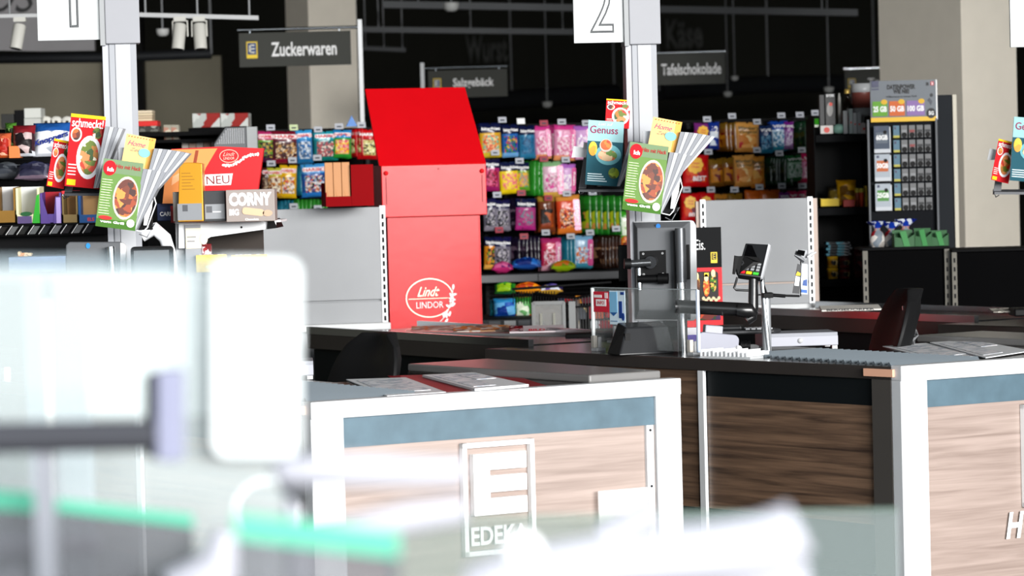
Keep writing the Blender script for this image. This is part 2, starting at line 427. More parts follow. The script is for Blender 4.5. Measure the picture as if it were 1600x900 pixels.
o = fo.build('foil_wrap'); o.location = pf.o + Vector((.005, -.06, 0)); sm_ = o.modifiers.new('s', 'SOLIDIFY'); sm_.thickness = .006
tag(o, 'crumpled silver foil wrapping hanging on the edge of the right office chair', 'foil')

# ---- leaflets lying on the counters
def sheet(name, pts, label, cat, th, m_, z=.87, group=None, pic=None):
    q0 = [G(x, y, z) for x, y in pts]; c0 = sum(q0, Vector()) / 4
    q0 = [q - c0 for q in q0]; q1 = [q + Vector((0, 0, th)) for q in q0]
    o = MB().hexa(q0, q1, m_).build(name); o.location = c0; tag(o, label, cat, group)
    if pic:
        for (u0, v0, u1, v1, pm) in pic:
            def bl(u_, v_): return (q1[0] * (1 - u_) + q1[1] * u_) * (1 - v_) + (q1[3] * (1 - u_) + q1[2] * u_) * v_
            a4 = [bl(u0, v0), bl(u1, v0), bl(u1, v1), bl(u0, v1)]
            MB().hexa([p + Vector((0, 0, .0002)) for p in a4], [p + Vector((0, 0, .0012)) for p in a4], pm).build('print', o)
    return o
PAPER = mat('#e3e5e8', .5, 0, .5, 0, 0, 60, .12, 30); PPR = candy(['#e9eaed', '#d8dade', '#f0ecee', '#c4cbd4', '#f2f2f4'], 45, .5)
sheet('price_list', [(541, 594), (634, 591), (697, 614), (605, 620)], 'laminated price sheet lying left on the centre counter near the chair', 'price list', .003, PAPER, pic=[(.1, .12, .85, .85, PPR)])
sheet('folder', [(606, 588), (790, 583), (862, 606), (650, 617)], 'dark red folder lying on the centre counter under the price sheets', 'folder', .002, mat('#8a1a22', .4), .8685)
sheet('price_list', [(660, 589), (740, 585), (826, 604), (742, 611)], 'thick laminated price sheet stack lying on the red folder, centre counter', 'price list', .007, PAPER, .8715, pic=[(.08, .12, .5, .9, PPR), (.55, .1, .92, .5, PPR)])
sheet('price_list', [(1379, 542), (1447, 537), (1537, 556), (1468, 564)], 'laminated price sheet on the right counter, nearest the office chair', 'price list', .003, PAPER, .8685, pic=[(.1, .12, .85, .85, PPR)])
sheet('price_list', [(1453, 536), (1519, 532), (1612, 549), (1540, 560)], 'laminated price sheet at the right edge of the right counter', 'price list', .003, PAPER, .873, pic=[(.08, .12, .5, .9, PPR), (.55, .1, .92, .5, PPR)])
# ================================================================ grey rack backs and red display
def slotted(mb, x, y, z0, z1, w_, m_):
    mb.box((x - w_, y, z0), (x + w_, y + .03, z1), m_)
    z = z0 + .02
    while z < z1 - .03:
        mb.box((x - w_ * .42, y - .002, z), (x + w_ * .42, y, z + .022), BLACK); z += .034
PANEL = mat('#9a9c9f', .55, 0, .4, 0, .05, 200)
def rack_back(pxl, pxr, ytop, D, rz, label, left_up=True, band=None):
    pf = PF(pxr, ytop, D); k = D / F; wd = (pxr - pxl) * k / math.cos(math.radians(rz)); z = pf.o.z
    r = thing('shelf_rack', label, 'shelf rack', (pf.o.x, pf.o.y, 0), rz, 'grey rack backs')
    p = MB().box((-wd + .02, 0, .98), (-.02, .02, z), PANEL)
    p.box((-wd + .02, .002, .1), (-.02, .02, .972), PANEL); p.build('back_panel', r, .002)
    for x in ([-wd + .008, -.008] if left_up else [-.008]):
        s = MB(); slotted(s, x, -.004, .05, z + .005, .012, mat('#c4c6c8', .4, .3)); s.build('slotted_upright', r)
    MB().box((-wd - .02, .02, .1), (.03 if band else .005, .05, z - .003), band or PANEL).build('rear_panel', r)
    MB().box((-wd, -.06, .85), (.01, .3, .88), mat('#d8dadb', .4)).build('base_shelf', r, .004)
    MB().box((-wd, 0, 0), (.01, .45, .08), DGREY).build('foot', r)
    return r
rack_back(398, 600, 323, 13.9, 8, 'grey blank rack back left of the tall red chocolate display', True)
rack_back(1094, 1268, 309, 14.75, 6, 'grey blank rack back behind the card terminal', True, mat('#cdb9ad', .5))

# tall red chocolate display
D0 = 13.95; pf = PF(605, 338, D0); RZ = 15
r = thing('floor_display', 'tall red cardboard chocolate display with raised lid beside the grey rack', 'display', (pf.o.x, pf.o.y, 0), RZ)
k = D0 / F; ww = 143 * k / math.cos(math.radians(RZ)); 
zb = lambda py: 1.5 + (275 - (py + .026 * (675 - 800))) * k
dp = .26
MB().box((0, .0, 0), (ww, dp, zb(258)), RED).build('carton_body', r, .002)
text('Lindt', .10, .042, mat('#f0b7a0', .3, .3), r, (.175, -.003, zb(456)), shear=.5, bold=.005, name='script_lettering')
text('LINDOR', .122, .028, WHITE, r, (.180, -.003, zb(477)), bold=.0)
mb = MB(); ringmesh(mb, .18, zb(466), .107, .086, .004, -.003, mat('#f0c7b0', .3, .3), 40)
mb.box((.085, -.003, zb(467) - .001), (.275, -.0015, zb(467) + .001), mat('#f0c7b0', .3, .3)); mb.build('oval_line', r)
# blossom branch
fl = MB(); pts = [(.20, zb(512)), (.235, zb(500)), (.26, zb(488)), (.275, zb(472)), (.285, zb(455))]
fl.tube([(x, -.003, z) for x, z in pts], .0022, WHITE, 6)
for i, (x, z) in enumerate([(.215, zb(509)), (.24, zb(494)), (.235, zb(507)), (.268, zb(492)), (.262, zb(480)), (.285, zb(478)), (.276, zb(463)), (.29, zb(462)), (.287, zb(450)), (.19, zb(508)), (.252, zb(503))]):
    fl.plate(ell(x, z, .0125, .0055, 10, .5 + i * 1.3), -.004, -.0025, WHITE)
for x, z in ((.25, zb(493)), (.28, zb(470))):
    for q in range(5):
        a_ = q * math.tau / 5; fl.plate(ell(x + .009 * math.cos(a_), z + .009 * math.sin(a_), .007, .005, 8, a_), -.0055, -.0035, WHITE)
fl.build('blossom_print', r)
sd = MB().box((ww, .002, 0), (ww + .004, dp, zb(338)), RED).box((-.0, -.002, 0), (.008, .0, zb(338)), RED); sd.build('side_edge', r)
# hanging front flap with rivets
fx0, fx1 = -.028, ww + .03
MB().plate([(fx0, zb(338)), (fx1, zb(338)), (fx1, zb(257)), (fx0, zb(257))], -.03, -.012, RED).box((fx0, -.012, zb(338)), (fx0 + .006, dp, zb(257)), RED).box((fx1 - .006, -.012, zb(338)), (fx1, dp, zb(257)), RED).build('front_flap', r, .003)
for x in (fx0 + .02, fx1 - .02):
    MB().lathe([(0, -.045), (.007, -.042), (.010, -.036), (.010, -.030)], mat('#e2252b', .3), (x, 0, zb(269)), 14, 'y').build('rivet', r)
    MB().box((x - .0015, -.0312, zb(318)), (x + .0015, -.0298, zb(275)), mat('#5a0508', .6)).build('slit', r)
# lid leaning back
lh = (257 - 134) * k; lean = .28; ld = .012
q0 = [(fx0 - .006, -.02, zb(257)), (fx1 + .004, -.02, zb(257)), (fx1 - .012, -.02 + lean, zb(257) + lh), (fx0 + .002, -.02 + lean, zb(257) + lh)]
q1 = [(x, y + ld, z - .004) for x, y, z in q0]
MB().hexa(q0, q1, RED).build('lid', r, .002)
text('+', .012, .012, mat('#6a0a0c', .5), r, ((fx0 + fx1) / 2 + .02, -.031, zb(264)), bold=0, name='punch_mark')

# brown paper bags in the dark red tray
pf = PF(546, 322, 13.6); k = 13.6 / F
r = thing('display_tray', 'dark red cardboard tray holding brown paper bags left of red display', 'tray', pf.o, 10)
DR = mat('#8a0a10', .7, 0, .04)
MB().box((-.10, -.002, 0), (.105, .004, .042), DR).box((-.10, 0, 0), (.105, .16, .004), DR).box((.01, -.004, 0), (.105, .003, .175), DR).box((.101, 0, 0), (.105, .16, .175), DR).box((-.10, 0, 0), (-.096, .16, .06), DR).box((-.10, .156, 0), (.105, .16, .1), DR).build('carton', r)
KR = mat('#c98d5c', .6, 0, .4, 0, .1, 40)
for i in range(3):
    s_ = MB(); x = -.082 + i * .036; wv = .017
    s_.hexa([(x - wv, .012, .004), (x + wv, .012, .004), (x + wv, .05, .004), (x - wv, .05, .004)], [(x - wv, .02, .185), (x + wv, .02, .185), (x + wv, .026, .187), (x - wv, .026, .187)], KR)
    s_.hexa([(x - .001, .008, .005), (x + wv, .012, .004), (x + wv, .02, .004), (x - .001, .02, .004)], [(x - wv, .019, .12), (x - wv + .003, .0185, .12), (x - wv + .003, .022, .12), (x - wv, .022, .12)], KR)
    o = s_.build('paper_bag', None, .002); o.location = pf.o + Vector((0, 0, .001)); o.rotation_euler = (0, 0, math.radians(10))
    tag(o, ('left', 'middle', 'right')[i] + ' one of the three upright brown paper bags in the dark red tray', 'paper bag', 'brown paper bags in the red tray')

# ================================================================ candy gondola
GA = math.radians(14); GO = Vector((0, 17.0, 0)); GX = Vector((math.cos(GA), math.sin(GA), 0)); GN = Vector((math.sin(GA), -math.cos(GA), 0))
def GP(px, py, off=0):
    """point on the gondola's face (off metres in front of it) seen at px, py"""
    d = ray(px, py); o = GO + GN * off; t = (o - CAM).dot(GN) / d.dot(GN); return CAM + d * t
def gl(px, py, off=0):  # the same in gondola coordinates (x along, z)
    p = GP(px, py, off); return ((p - GO).dot(GX), p.z)
GRP = [('left', 396, 592), ('middle', 745, 988), ('right', 1062, 1284)]
gr = thing('candy_gondola', 'long dark candy wall with peg hooks behind the checkout counters', 'gondola', GO, math.degrees(GA))
x0 = gl(392, 300)[0]; x1 = gl(1286, 300)[0]
PERF = mat('#0c0c0d', .9, 0, .04); n = 5
for i in range(n):
    a_, b_ = x0 + (x1 - x0) * i / n, x0 + (x1 - x0) * (i + 1) / n
    MB().box((a_ + .01, .05, .1), (b_ - .01, .07, 1.765), PERF).build('back_panel', gr)
    s = MB(); slotted(s, b_, .02, .0, 1.77, .012, DARK); s.build('upright', gr)
zsh = gl(880, 432, .32)[1]
zsh2 = gl(850, 508, .36)[1]
MB().box((x0, -.34, zsh - .02), (x1, .05, zsh + .02), mat('#5c5d60', .45)).build('shelf_board', gr, .003)
MB().box((x0, -.40, zsh2 - .03), (x1, .05, zsh2), mat('#4c4d50', .45)).build('shelf_board', gr, .003)
MB().box((x0, -.42, 0), (x1, .05, .16), DGREY).build('base', gr)
MB().box((gl(812, 300)[0], -.345, zsh - .021), (gl(812, 300)[0] + .003, -.30, zsh + .021), BLACK).build('shelf_joint', gr)
# dark cap over the top
MB().box((x0, .04, 1.762), (x1, .10, 1.775), DARK).build('top_cap', gr)
TAGM = mat('#b9bcc4', .25); TAGR = mat('#a33c4a', .35); TAGW = mat('#ffffff', .2); TAGY = mat('#c9d8a8', .3)
tags = [(423, 200, 0), (459, 200, 3), (497, 203, 0), (530, 198, 0), (565, 196, 0), (424, 256, 0), (457, 251, 0), (496, 247, 0), (459, 323, 0), (497, 326, 0),
        (785, 188, 0), (814, 190, 2), (850, 193, 1), (878, 191, 0), (916, 193, 0), (774, 239, 0), (812, 252, 0), (850, 249, 1), (884, 250, 0), (777, 305, 0), (815, 302, 1), (857, 310, 1), (886, 303, 0), (926, 301, 0),
        (780, 360, 1), (819, 370, 1), (853, 364, 0), (892, 370, 0), (922, 364, 0), (963, 358, 0),
        (1105, 187, 0), (1144, 182, 0), (1183, 191, 0), (1221, 181, 0), (1250, 180, 0), (1274, 177, 0),
        (1107, 238, 0), (1076, 240, 2), (1183, 235, 0), (1218, 240, 0), (1253, 235, 0), (1275, 238, 0),
        (1073, 297, 0), (1111, 297, 0), (1148, 297, 0), (1187, 293, 0), (1222, 291, 0), (1254, 291, 0)]
hb = MB().tube([(0, .05, 0), (0, -.27, .012), (0, -.29, .02)], .0028, mat('#9a9b9d', .3, .8), 5).box((-.01, .04, -.02), (.01, .05, .01), DGREY)
hk0 = hb.build('peg_hook', gr)
tb = {}
for i, c in enumerate((TAGM, TAGR, TAGW, TAGY)):
    tb[i] = MB().box((-.022, -.004, -.013), (.022, -.001, .017), c).box((-.012, -.0045, -.004), (.012, -.004, .004), mat('#3a3f4a' if i != 2 else '#ffffff', .5)).build('price_tag', gr)
first = True
used = set()
for (px, py, kd) in tags:
    x, z = gl(px, py, .30)
    h = hk0 if first else hk0.copy()
    if not first: C.objects.link(h)
    h.parent = gr; h.location = (x, 0, z - .022); first = False
    t = tb[kd] if kd not in used else tb[kd].copy()
    if kd in used: C.objects.link(t)
    used.add(kd); t.parent = gr; t.location = (x, -.295, z); t.rotation_euler = (math.radians(-12), 0, random.uniform(-.12, .12))
# blue triangular wobbler
x, z = gl(549, 190, .28); MB().plate([(x - .03, z - .025), (x + .03, z - .025), (x, z + .03)], -.29, -.28, mat('#1d6fc0', .4)).build('blue_wobbler', gr)
# perforations of the back panel near the lower shelf
pfm = MB()
for i in range(60):
    for j in range(3):
        xx = gl(765, 450)[0] + i * .0125; zz = zsh - .06 - j * .022
        pfm.box((xx, .048, zz), (xx + .006, .05, zz + .008), BLACK)
o = pfm.build('perforations', gr); o['kind'] = 'stuff'

# ---- bags
def bag_mesh(name, w_, h_, t, hd, body, win, bot, hf=.3, wf=(.12, .62), seed=0):
    rnd = random.Random(seed); nx, nz = 8, 14; mb = MB(); vs = []
    for sg in (-1, 1):
        for i in range(nz + 1):
            v = i / nz; z = -h_ * (1 - v)
            pr = min(1, min(v, 1 - v) / .22); pr = math.sin(pr * math.pi / 2)
            for j in range(nx + 1):
                s = -1 + 2 * j / nx; xx = s * w_ / 2 * (1 - .05 * pr)
                th = t / 2 * pr * (1 - abs(s) ** 3) + .0008
                if 0 < i < nz: th *= 1 + rnd.uniform(-.35, .35)
                vs.append((xx, sg * th, z))
    row = nx + 1; per = (nz + 1) * row
    for sg in range(2):
        for i in range(nz):
            v = (i + .5) / nz
            for j in range(nx):
                s = -1 + 2 * (j + .5) / nx
                m_ = hd if v > 1 - hf else (win if (wf[0] < v < wf[1] and abs(s) < .8 and sg == 0) else (bot if v < .12 else body))
                a_ = sg * per + i * row + j
                mb.f.append([a_, a_ + 1, a_ + row + 1, a_ + row]); mb.m.append(mb.mi(m_)); mb.sm.append(True)
    for i in range(nz):
        for j in (0, nx):
            a_ = i * row + j; mb.f.append([a_, a_ + row, per + a_ + row, per + a_]); mb.m.append(mb.mi(body)); mb.sm.append(False)
    for j in range(nx):
        for i in (0, nz):
            a_ = i * row + j; mb.f.append([a_, a_ + 1, per + a_ + 1, per + a_]); mb.m.append(mb.mi(body)); mb.sm.append(False)
    mb.v = [tuple(v) for v in vs]
    return mb.build(name)
def foil(c):
    return mat('#' + ''.join('%02x' % int(max(0, int(c[i:i + 2], 16) / 255) ** 1.22 * 255) for i in (1, 3, 5)), .28, 0, .45, 0, .5, 45, 0, 8, .2)
WTX = mat('#f5f5f5', .4); RTX = mat('#d01a2a', .4); GTX = mat('#1f3b22', .5); NTX = mat('#1b2a78', .4)
V = {}   # variety: header, body, window palette, bottom, text, text mat, look, header share, text mode
def var(k, hd, body, pal, bot, tx, tm, look, hf=.3, mode='head', ps=110): V[k] = (foil(hd), foil(body), candy(pal, ps) if pal else foil(body), foil(bot), tx, tm, look, hf, mode)
var('hy', '#16204f', '#e0b32a', ['#e8b06a', '#f2d8b0', '#8fc7b2', '#d96a4a'], '#d9c23c', 'hitschies', WTX, 'yellow and peach candy bag with navy header')
var('hb', '#16204f', '#2f74bb', ['#2a5aa8', '#e6c23a', '#c43a6a', '#3fa04a', '#2f74bb'], '#7fb4e0', 'hitschies', WTX, 'bright blue candy bag with navy header')
var('hl', '#16204f', '#3a87ab', ['#3a87ab', '#2e7196', '#4b93b4'], '#3a87ab', 'hitschies', WTX, 'plain teal-blue candy bag with navy header')
var('hm', '#1b1a4a', '#b52a78', ['#c23a6a', '#8a1c4a', '#e07aa0'], '#a82a70', 'hitschies', WTX, 'magenta candy bag with navy header')
var('hz', '#16204f', '#ecd21c', ['#f0a6a0', '#ecd21c', '#e88a8a', '#f5e06a'], '#ecd21c', 'hitschies', WTX, 'bright yellow candy bag with navy header')
var('hg', '#16204f', '#8fae2a', ['#d7a28a', '#9ab4a0', '#e6c23a'], '#6fae3a', 'hitschies', WTX, 'lime candy bag with navy header')
var('hs', '#1c1c55', '#8a8593', ['#8a8593', '#c8c4c9', '#3a3a40'], '#9a939f', 'hitschies', WTX, 'silver grey candy bag with navy header')
var('hp', '#16204f', '#b8478f', ['#c46a9a', '#8d9aa6', '#b8478f'], '#c03a90', 'hitschies', WTX, 'pink-purple candy bag with navy header')
var('ho', '#16204f', '#e09a2a', ['#3a3d2a', '#8fae2a', '#2a3a2a', '#e09a2a'], '#e6b25a', 'hitschies', WTX, 'orange candy bag with navy header')
var('kp', '#d94a9a', '#e3a0c0', ['#f0d0dc', '#e3a0c0', '#f5e8ea', '#d98aa8'], '#e8a070', 'Katjes', WTX, 'pale pink candy bag with hot pink edge', .14, 'side')
var('kv', '#b878c8', '#d8b0d8', ['#f0e0ec', '#d0b0d8', '#f5f0f2'], '#e8b0d0', 'Katjes', WTX, 'lilac and white candy bag', .16, 'side')
var('kg', '#8fb88a', '#dcb8c8', ['#f0dce4', '#c8b0b8', '#e8d0d8', '#e06ab0'], '#d8b05a', 'Katjes', WTX, 'pale pink candy bag with green top', .14, 'side')
var('ko', '#d89a4a', '#d8552a', ['#f0d8c8', '#e0602a', '#c03018', '#7a3020', '#f0b070'], '#e88a3a', 'Katjes', WTX, 'orange candy bag with pink edge', .16, 'side')
var('kr', '#b83a78', '#d03868', ['#f0c0cc', '#b02848', '#d03868', '#f0e0e4'], '#e8b0c0', 'Katjes', WTX, 'raspberry red candy bag with pink edge', .14, 'side')
var('kb', '#8ab8d8', '#a8c8e0', ['#e8f0f6', '#8ab8d8', '#c8d8e8', '#e8902a'], '#5ab0c8', 'Katjes', WTX, 'ice blue candy bag with pink edge', .14, 'side')
var('br', '#a88a3a', '#7a4220', ['#a85a28', '#5a2c18', '#c87838', '#3a1c10'], '#8a4a28', '', WTX, 'glossy brown candy bag', .12, 'none', 25)
var('gs', '#2f8a2f', '#257a28', ['#b8c23a', '#257a28', '#d8a86a', '#257a28'], '#2f8a2f', '', WTX, 'green and gold candy bag', .2, 'none', 25)
var('gr', '#3f9a3a', '#3a9a35', None, '#3a9a35', '', WTX, 'glossy green candy bag', .2, 'none')
var('ds', '#241a3a', '#2a1c34', ['#2a1c34', '#5a3a5a', '#8a7a8a'], '#3a2438', '', WTX, 'dark purple candy bag', .2, 'none', 30)
var('ts', '#2a7f95', '#2a8aa0', None, '#2a7f95', '', WTX, 'teal candy bag', .2, 'none')
var('bs', '#3a2418', '#4a2c1c', ['#4a2c1c', '#8a6a50', '#2a1810', '#b8987a'], '#3a2418', '', WTX, 'chocolate brown candy bag', .2, 'none', 30)
var('Hm', '#c03a78', '#7aa84a', ['#7aa84a', '#5a2a5a', '#c8b05a', '#3a2a3a'], '#5a2a50', 'HARIBO', RTX, 'magenta and green gummy bag')
var('Hd', '#8a1a3a', '#5a1830', ['#c8a05a', '#3a2018', '#e0d0b8', '#7a2a20', '#5a1830'], '#8a1a3a', 'HARIBO', RTX, 'maroon gummy bag')
var('Hb', '#4aa8dc', '#3a8ac0', ['#b8c8d8', '#3a8ac0', '#e0e4e8', '#5a7a9a'], '#2a7aa8', 'HARIBO', RTX, 'sky blue gummy bag')
var('Ht', '#35b0c0', '#2a8a90', ['#c87a7a', '#e8dcd0', '#2a7a80', '#b05a6a'], '#1f8a80', 'HARIBO', RTX, 'turquoise gummy bag')
var('Hg', '#3a9ad0', '#3aa040', ['#f0c83a', '#e8a8a8', '#e06a7a', '#f0e0a0'], '#3aa040', 'HARIBO', RTX, 'blue and green gummy bag')
var('Hr', '#d01822', '#b81820', ['#f0ecc8', '#3a3a2a', '#d8d8a0', '#c8b87a'], '#c01820', 'HARIBO', WTX, 'red gummy bag')
var('Hy', '#e8c020', '#e8b818', ['#f5f0e8', '#e06a4a', '#e8c020', '#f0dcd0', '#8a8a90'], '#e8c020', 'HARIBO', RTX, 'yellow gummy bag')
var('Hz', '#c8c84a', '#c8983a', ['#f5f0e0', '#d89a3a', '#e8dcc8', '#8a4a2a'], '#d8a830', 'HARIBO', RTX, 'olive gummy bag')
var('Hc', '#58a8e0', '#1f5fa8', ['#f0e8e4', '#2a2a30', '#e87a3a', '#b8c8d8', '#c8a88a', '#1f5fa8'], '#3a88d0', 'HARIBO', RTX, 'blue gummy bag with light blue header')
var('Hw', '#6a2a20', '#4a2018', ['#c8b8a0', '#5a2a1a', '#8a6a5a'], '#8a3a20', 'HARIBO', RTX, 'brown gummy bag')
var('cr', '#c8141e', '#c8141e', ['#c8141e', '#d8301e', '#8a2a5a', '#e06a2a'], '#c8141e', 'BEST', WTX, 'red lollipop bag with yellow flower emblem', .3, 'flower', 30)
var('cp', '#8a3a8a', '#b03a7a', ['#b03a5a', '#5a3a8a', '#3a7a4a', '#d8482a'], '#7a3a8a', '', WTX, 'purple lollipop bag with yellow flower emblem', .3, 'flower', 30)
var('nb', '#1c3f98', '#1c3f98', ['#1c3f98', '#2a58b0', '#e8eef5'], '#1c3f98', '2', WTX, 'royal blue sweets bag', .3, 'num', 25)
var('wg', '#8a6a20', '#8a5a1c', ['#a8761f', '#5a3a12', '#8a1a10', '#c8932a'], '#7a5218', '', GTX, 'dark gold caramel bag', .2, 'none', 25)
var('wb', '#d8a45a', '#d8a060', ['#e8b878', '#c8141e', '#f0d8a8', '#d89a50'], '#c89048', "Werther's|Original", GTX, 'beige caramel bag with red ribbon print', .45, 'two', 30)
var('wo', '#c08838', '#c0862e', ['#d8a04a', '#2aa0a0', '#c07a28', '#e0b870'], '#b87a28', "Werther's|Original", GTX, 'gold caramel bag', .4, 'two', 30)
var('vd', '#1c3a6a', '#1c4a7a', ['#5a98b8', '#1c4a7a', '#8ab0c8'], '#2a7a98', 'VIVIL', WTX, 'dark blue mint bag')
var('vb', '#1f55b0', '#c8dcec', ['#d8e8f2', '#8ab8d8', '#eaf2f6', '#5a9ab8'], '#3a9ab0', 'VIVIL', WTX, 'blue and white mint bag')
var('vp', '#8a2a98', '#b07ab8', ['#d8c8e0', '#a86ab8', '#e8e0ec'], '#8a6a98', 'VIVIL', WTX, 'purple mint bag')
var('vg', '#1f6a3a', '#a8c8b0', ['#c8d8cc', '#7aa888', '#dce8e0'], '#1f7a40', 'VIVIL', WTX, 'green and silver mint bag')
var('vr', '#c81f68', '#d88ab0', ['#e8c8d8', '#d0588f', '#f0dce6'], '#b01a50', 'VIVIL', WTX, 'pink mint bag')
var('vk', '#1f4a30', '#1c3c26', ['#1c3c26', '#3a6a3a', '#5a5a2a'], '#1f4a30', '', WTX, 'dark green mint bag', .2, 'none', 25)
var('lg', '#4aa830', '#e8f0e0', ['#eef4ea', '#b8d8a0', '#e8f0e0'], '#58b038', '', WTX, 'white and lime mint bag', .25, 'none', 25)
var('or', '#c86a1c', '#d87a20', ['#e8983a', '#c05a18', '#f0b868', '#8a3a10'], '#c86a1c', '', GTX, 'orange-gold caramel bag', .25, 'none', 20)
var('vo', '#8a8a20', '#d0a020', ['#e8c040', '#7aa030', '#d87a20'], '#c8a020', '', WTX, 'yellow and green fruit bag', .25, 'none', 20)
_bm = {}
def bag_proto(kd, w_, h_, t):
    key = (kd, round(w_, 3), round(h_, 3), t)
    if key in _bm: return _bm[key]
    hd, body, win, bot, tx, tm, look, hf, mode = V[kd]
    o = bag_mesh('candy_bag', w_, h_, t, hd, body, win, bot, hf, seed=len(_bm))
    yf = -t * .62 - .001
    if mode == 'head' and tx:
        text(tx, w_ * .82, h_ * .095 if tx != 'HARIBO' else h_ * .10, tm, o, (0, yf * .9, -h_ * .17), bold=.03, name='brand_lettering', rot=(-.1, 0, 0))
        if tx == 'HARIBO' and tm is RTX:
            pl = MB().plate(rrect(-w_ * .44, -h_ * .235, w_ * .44, -h_ * .105, h_ * .05), yf * .72, yf * .7, WTX).build('brand_outline', o)
    if mode == 'side':
        MB().plate(rrect(w_ * .2, -h_ * .93, w_ * .46, -h_ * .12, .008), yf * .86, yf * .6, foil('#d94a9a')).build('side_stripe', o)
        text(tx, h_ * .45, w_ * .16, tm, o, (w_ * .33, yf, -h_ * .5), bold=.02, rot90=True, name='brand_lettering')
    if mode == 'two':
        a_, b_ = tx.split('|')
        text(a_, w_ * .8, h_ * .12, tm, o, (0, yf, -h_ * .2), shear=.1, bold=.01, name='brand_lettering')
        text(b_, w_ * .7, h_ * .12, tm, o, (0, yf, -h_ * .34), shear=.1, bold=.01, name='brand_lettering')
    if mode == 'num': text(tx, w_ * .3, h_ * .26, tm, o, (w_ * .1, yf, -h_ * .3), bold=.03, name='brand_lettering')
    if mode == 'flower':
        fl = MB(); cx, cz = -w_ * .05, -h_ * .32
        for q in range(8):
            a_ = q * math.tau / 8; fl.plate(ell(cx + w_ * .2 * math.cos(a_), cz + w_ * .2 * math.sin(a_), w_ * .11, w_ * .11, 12), yf, yf * .5, mat('#f2b81c', .4))
        fl.plate(ell(cx, cz, w_ * .22, w_ * .22, 16), yf * 1.05, yf * .5, mat('#f2b81c', .4)); fl.build('flower_emblem', o)
        text('Chupa', w_ * .3, w_ * .1, RTX, o, (cx, yf * 1.15, cz + w_ * .06), shear=.3, bold=.02, name='brand_lettering')
        text('Chups', w_ * .3, w_ * .1, RTX, o, (cx, yf * 1.15, cz - w_ * .07), shear=.3, bold=.02, name='brand_lettering')
        if tx: text(tx, w_ * .5, w_ * .17, WTX, o, (w_ * .1, yf, -h_ * .74), shear=.2, bold=.02, name='lettering')
    MB().lathe([(.006, 0), (.006, -.0016), (0, -.0016)], BLACK, (0, yf * .15, -h_ * .03), 8, 'y').build('hang_hole', o)
    _bm[key] = [o, False]; return _bm[key]
def place_bag(kd, px, py, w_, h_, off, yaw, tilt, label, group, t=.035):
    e = bag_proto(kd, w_, h_, t)
    if not e[1]: o = e[0]; e[1] = True
    else:
        o = e[0].copy(); C.objects.link(o)
        for ch in e[0].children:
            c = ch.copy(); C.objects.link(c); c.parent = o
    p = GP(px, py, off); o.location = p; o.rotation_euler = (tilt[0], tilt[1], GA + yaw)
    tag(o, label, 'candy bag', group); return o
KG = 17.0 / F
rows = ['top row', 'second row', 'third row', 'fourth row']
# (row, 'F' face: x-left, x-right, top y, bottom y, kind) or 'S' stack edge-on: x-left, x-right, count
MID = [
 (0, 'F', 749, 781, 192, 243, 'hy'), (0, 'F', 783, 809, 194, 243, 'hb'), (0, 'F', 810, 835, 196, 245, 'hl'), (0, 'F', 833, 858, 196, 246, 'kp'), (0, 'S', 857, 866, 196, 246, 'kp', 2), (0, 'F', 866, 898, 195, 248, 'kp'), (0, 'F', 896, 922, 196, 246, 'kv'),
 (1, 'F', 754, 780, 248, 296, 'hm'), (1, 'F', 779, 809, 253, 300, 'hz'), (1, 'F', 806, 826, 254, 296, 'hg'), (1, 'S', 825, 847, 250, 304, 'gr', 4), (1, 'F', 846, 878, 252, 305, 'kg'), (1, 'F', 876, 899, 256, 300, 'kv'),
 (2, 'F', 754, 774, 310, 358, 'hs'), (2, 'F', 772, 796, 312, 358, 'hs'), (2, 'S', 796, 807, 310, 358, 'ds', 3), (2, 'F', 807, 836, 310, 357, 'hp'), (2, 'F', 840, 866, 307, 360, 'br'), (2, 'F', 868, 904, 305, 362, 'ko'), (2, 'S', 908, 974, 306, 366, 'gs', 7), (2, 'F', 968, 988, 330, 372, 'lg'),
 (3, 'F', 757, 776, 370, 418, 'ho'), (3, 'F', 772, 798, 370, 420, 'hs'), (3, 'S', 800, 842, 370, 412, 'ds', 7), (3, 'F', 845, 876, 372, 420, 'kr'), (3, 'S', 876, 897, 368, 418, 'ts', 4), (3, 'F', 895, 926, 368, 416, 'kb'), (3, 'S', 930, 974, 368, 418, 'bs', 8), (3, 'F', 970, 986, 366, 392, 'or')]
LEF = [
 (0, 'F', 402, 428, 205, 250, 'Hm'), (0, 'F', 426, 466, 205, 252, 'Hd'), (0, 'F', 462, 486, 203, 252, 'Hb'), (0, 'S', 484, 492, 205, 250, 'ts', 2), (0, 'F', 490, 525, 205, 248, 'Ht'), (0, 'F', 521, 548, 203, 244, 'Hg'), (0, 'S', 547, 560, 201, 244, 'Hr', 3), (0, 'F', 560, 590, 202, 246, 'Hr'),
 (1, 'F', 408, 424, 262, 302, 'Hw'), (1, 'F', 418, 440, 262, 305, 'Hz'), (1, 'F', 438, 463, 258, 306, 'Hy'), (1, 'S', 460, 470, 258, 304, 'ts', 2), (1, 'F', 470, 509, 256, 304, 'Hc'),
 (2, 'S', 430, 452, 313, 356, 'ts', 4), (2, 'S', 455, 506, 312, 356, 'gr', 8)]
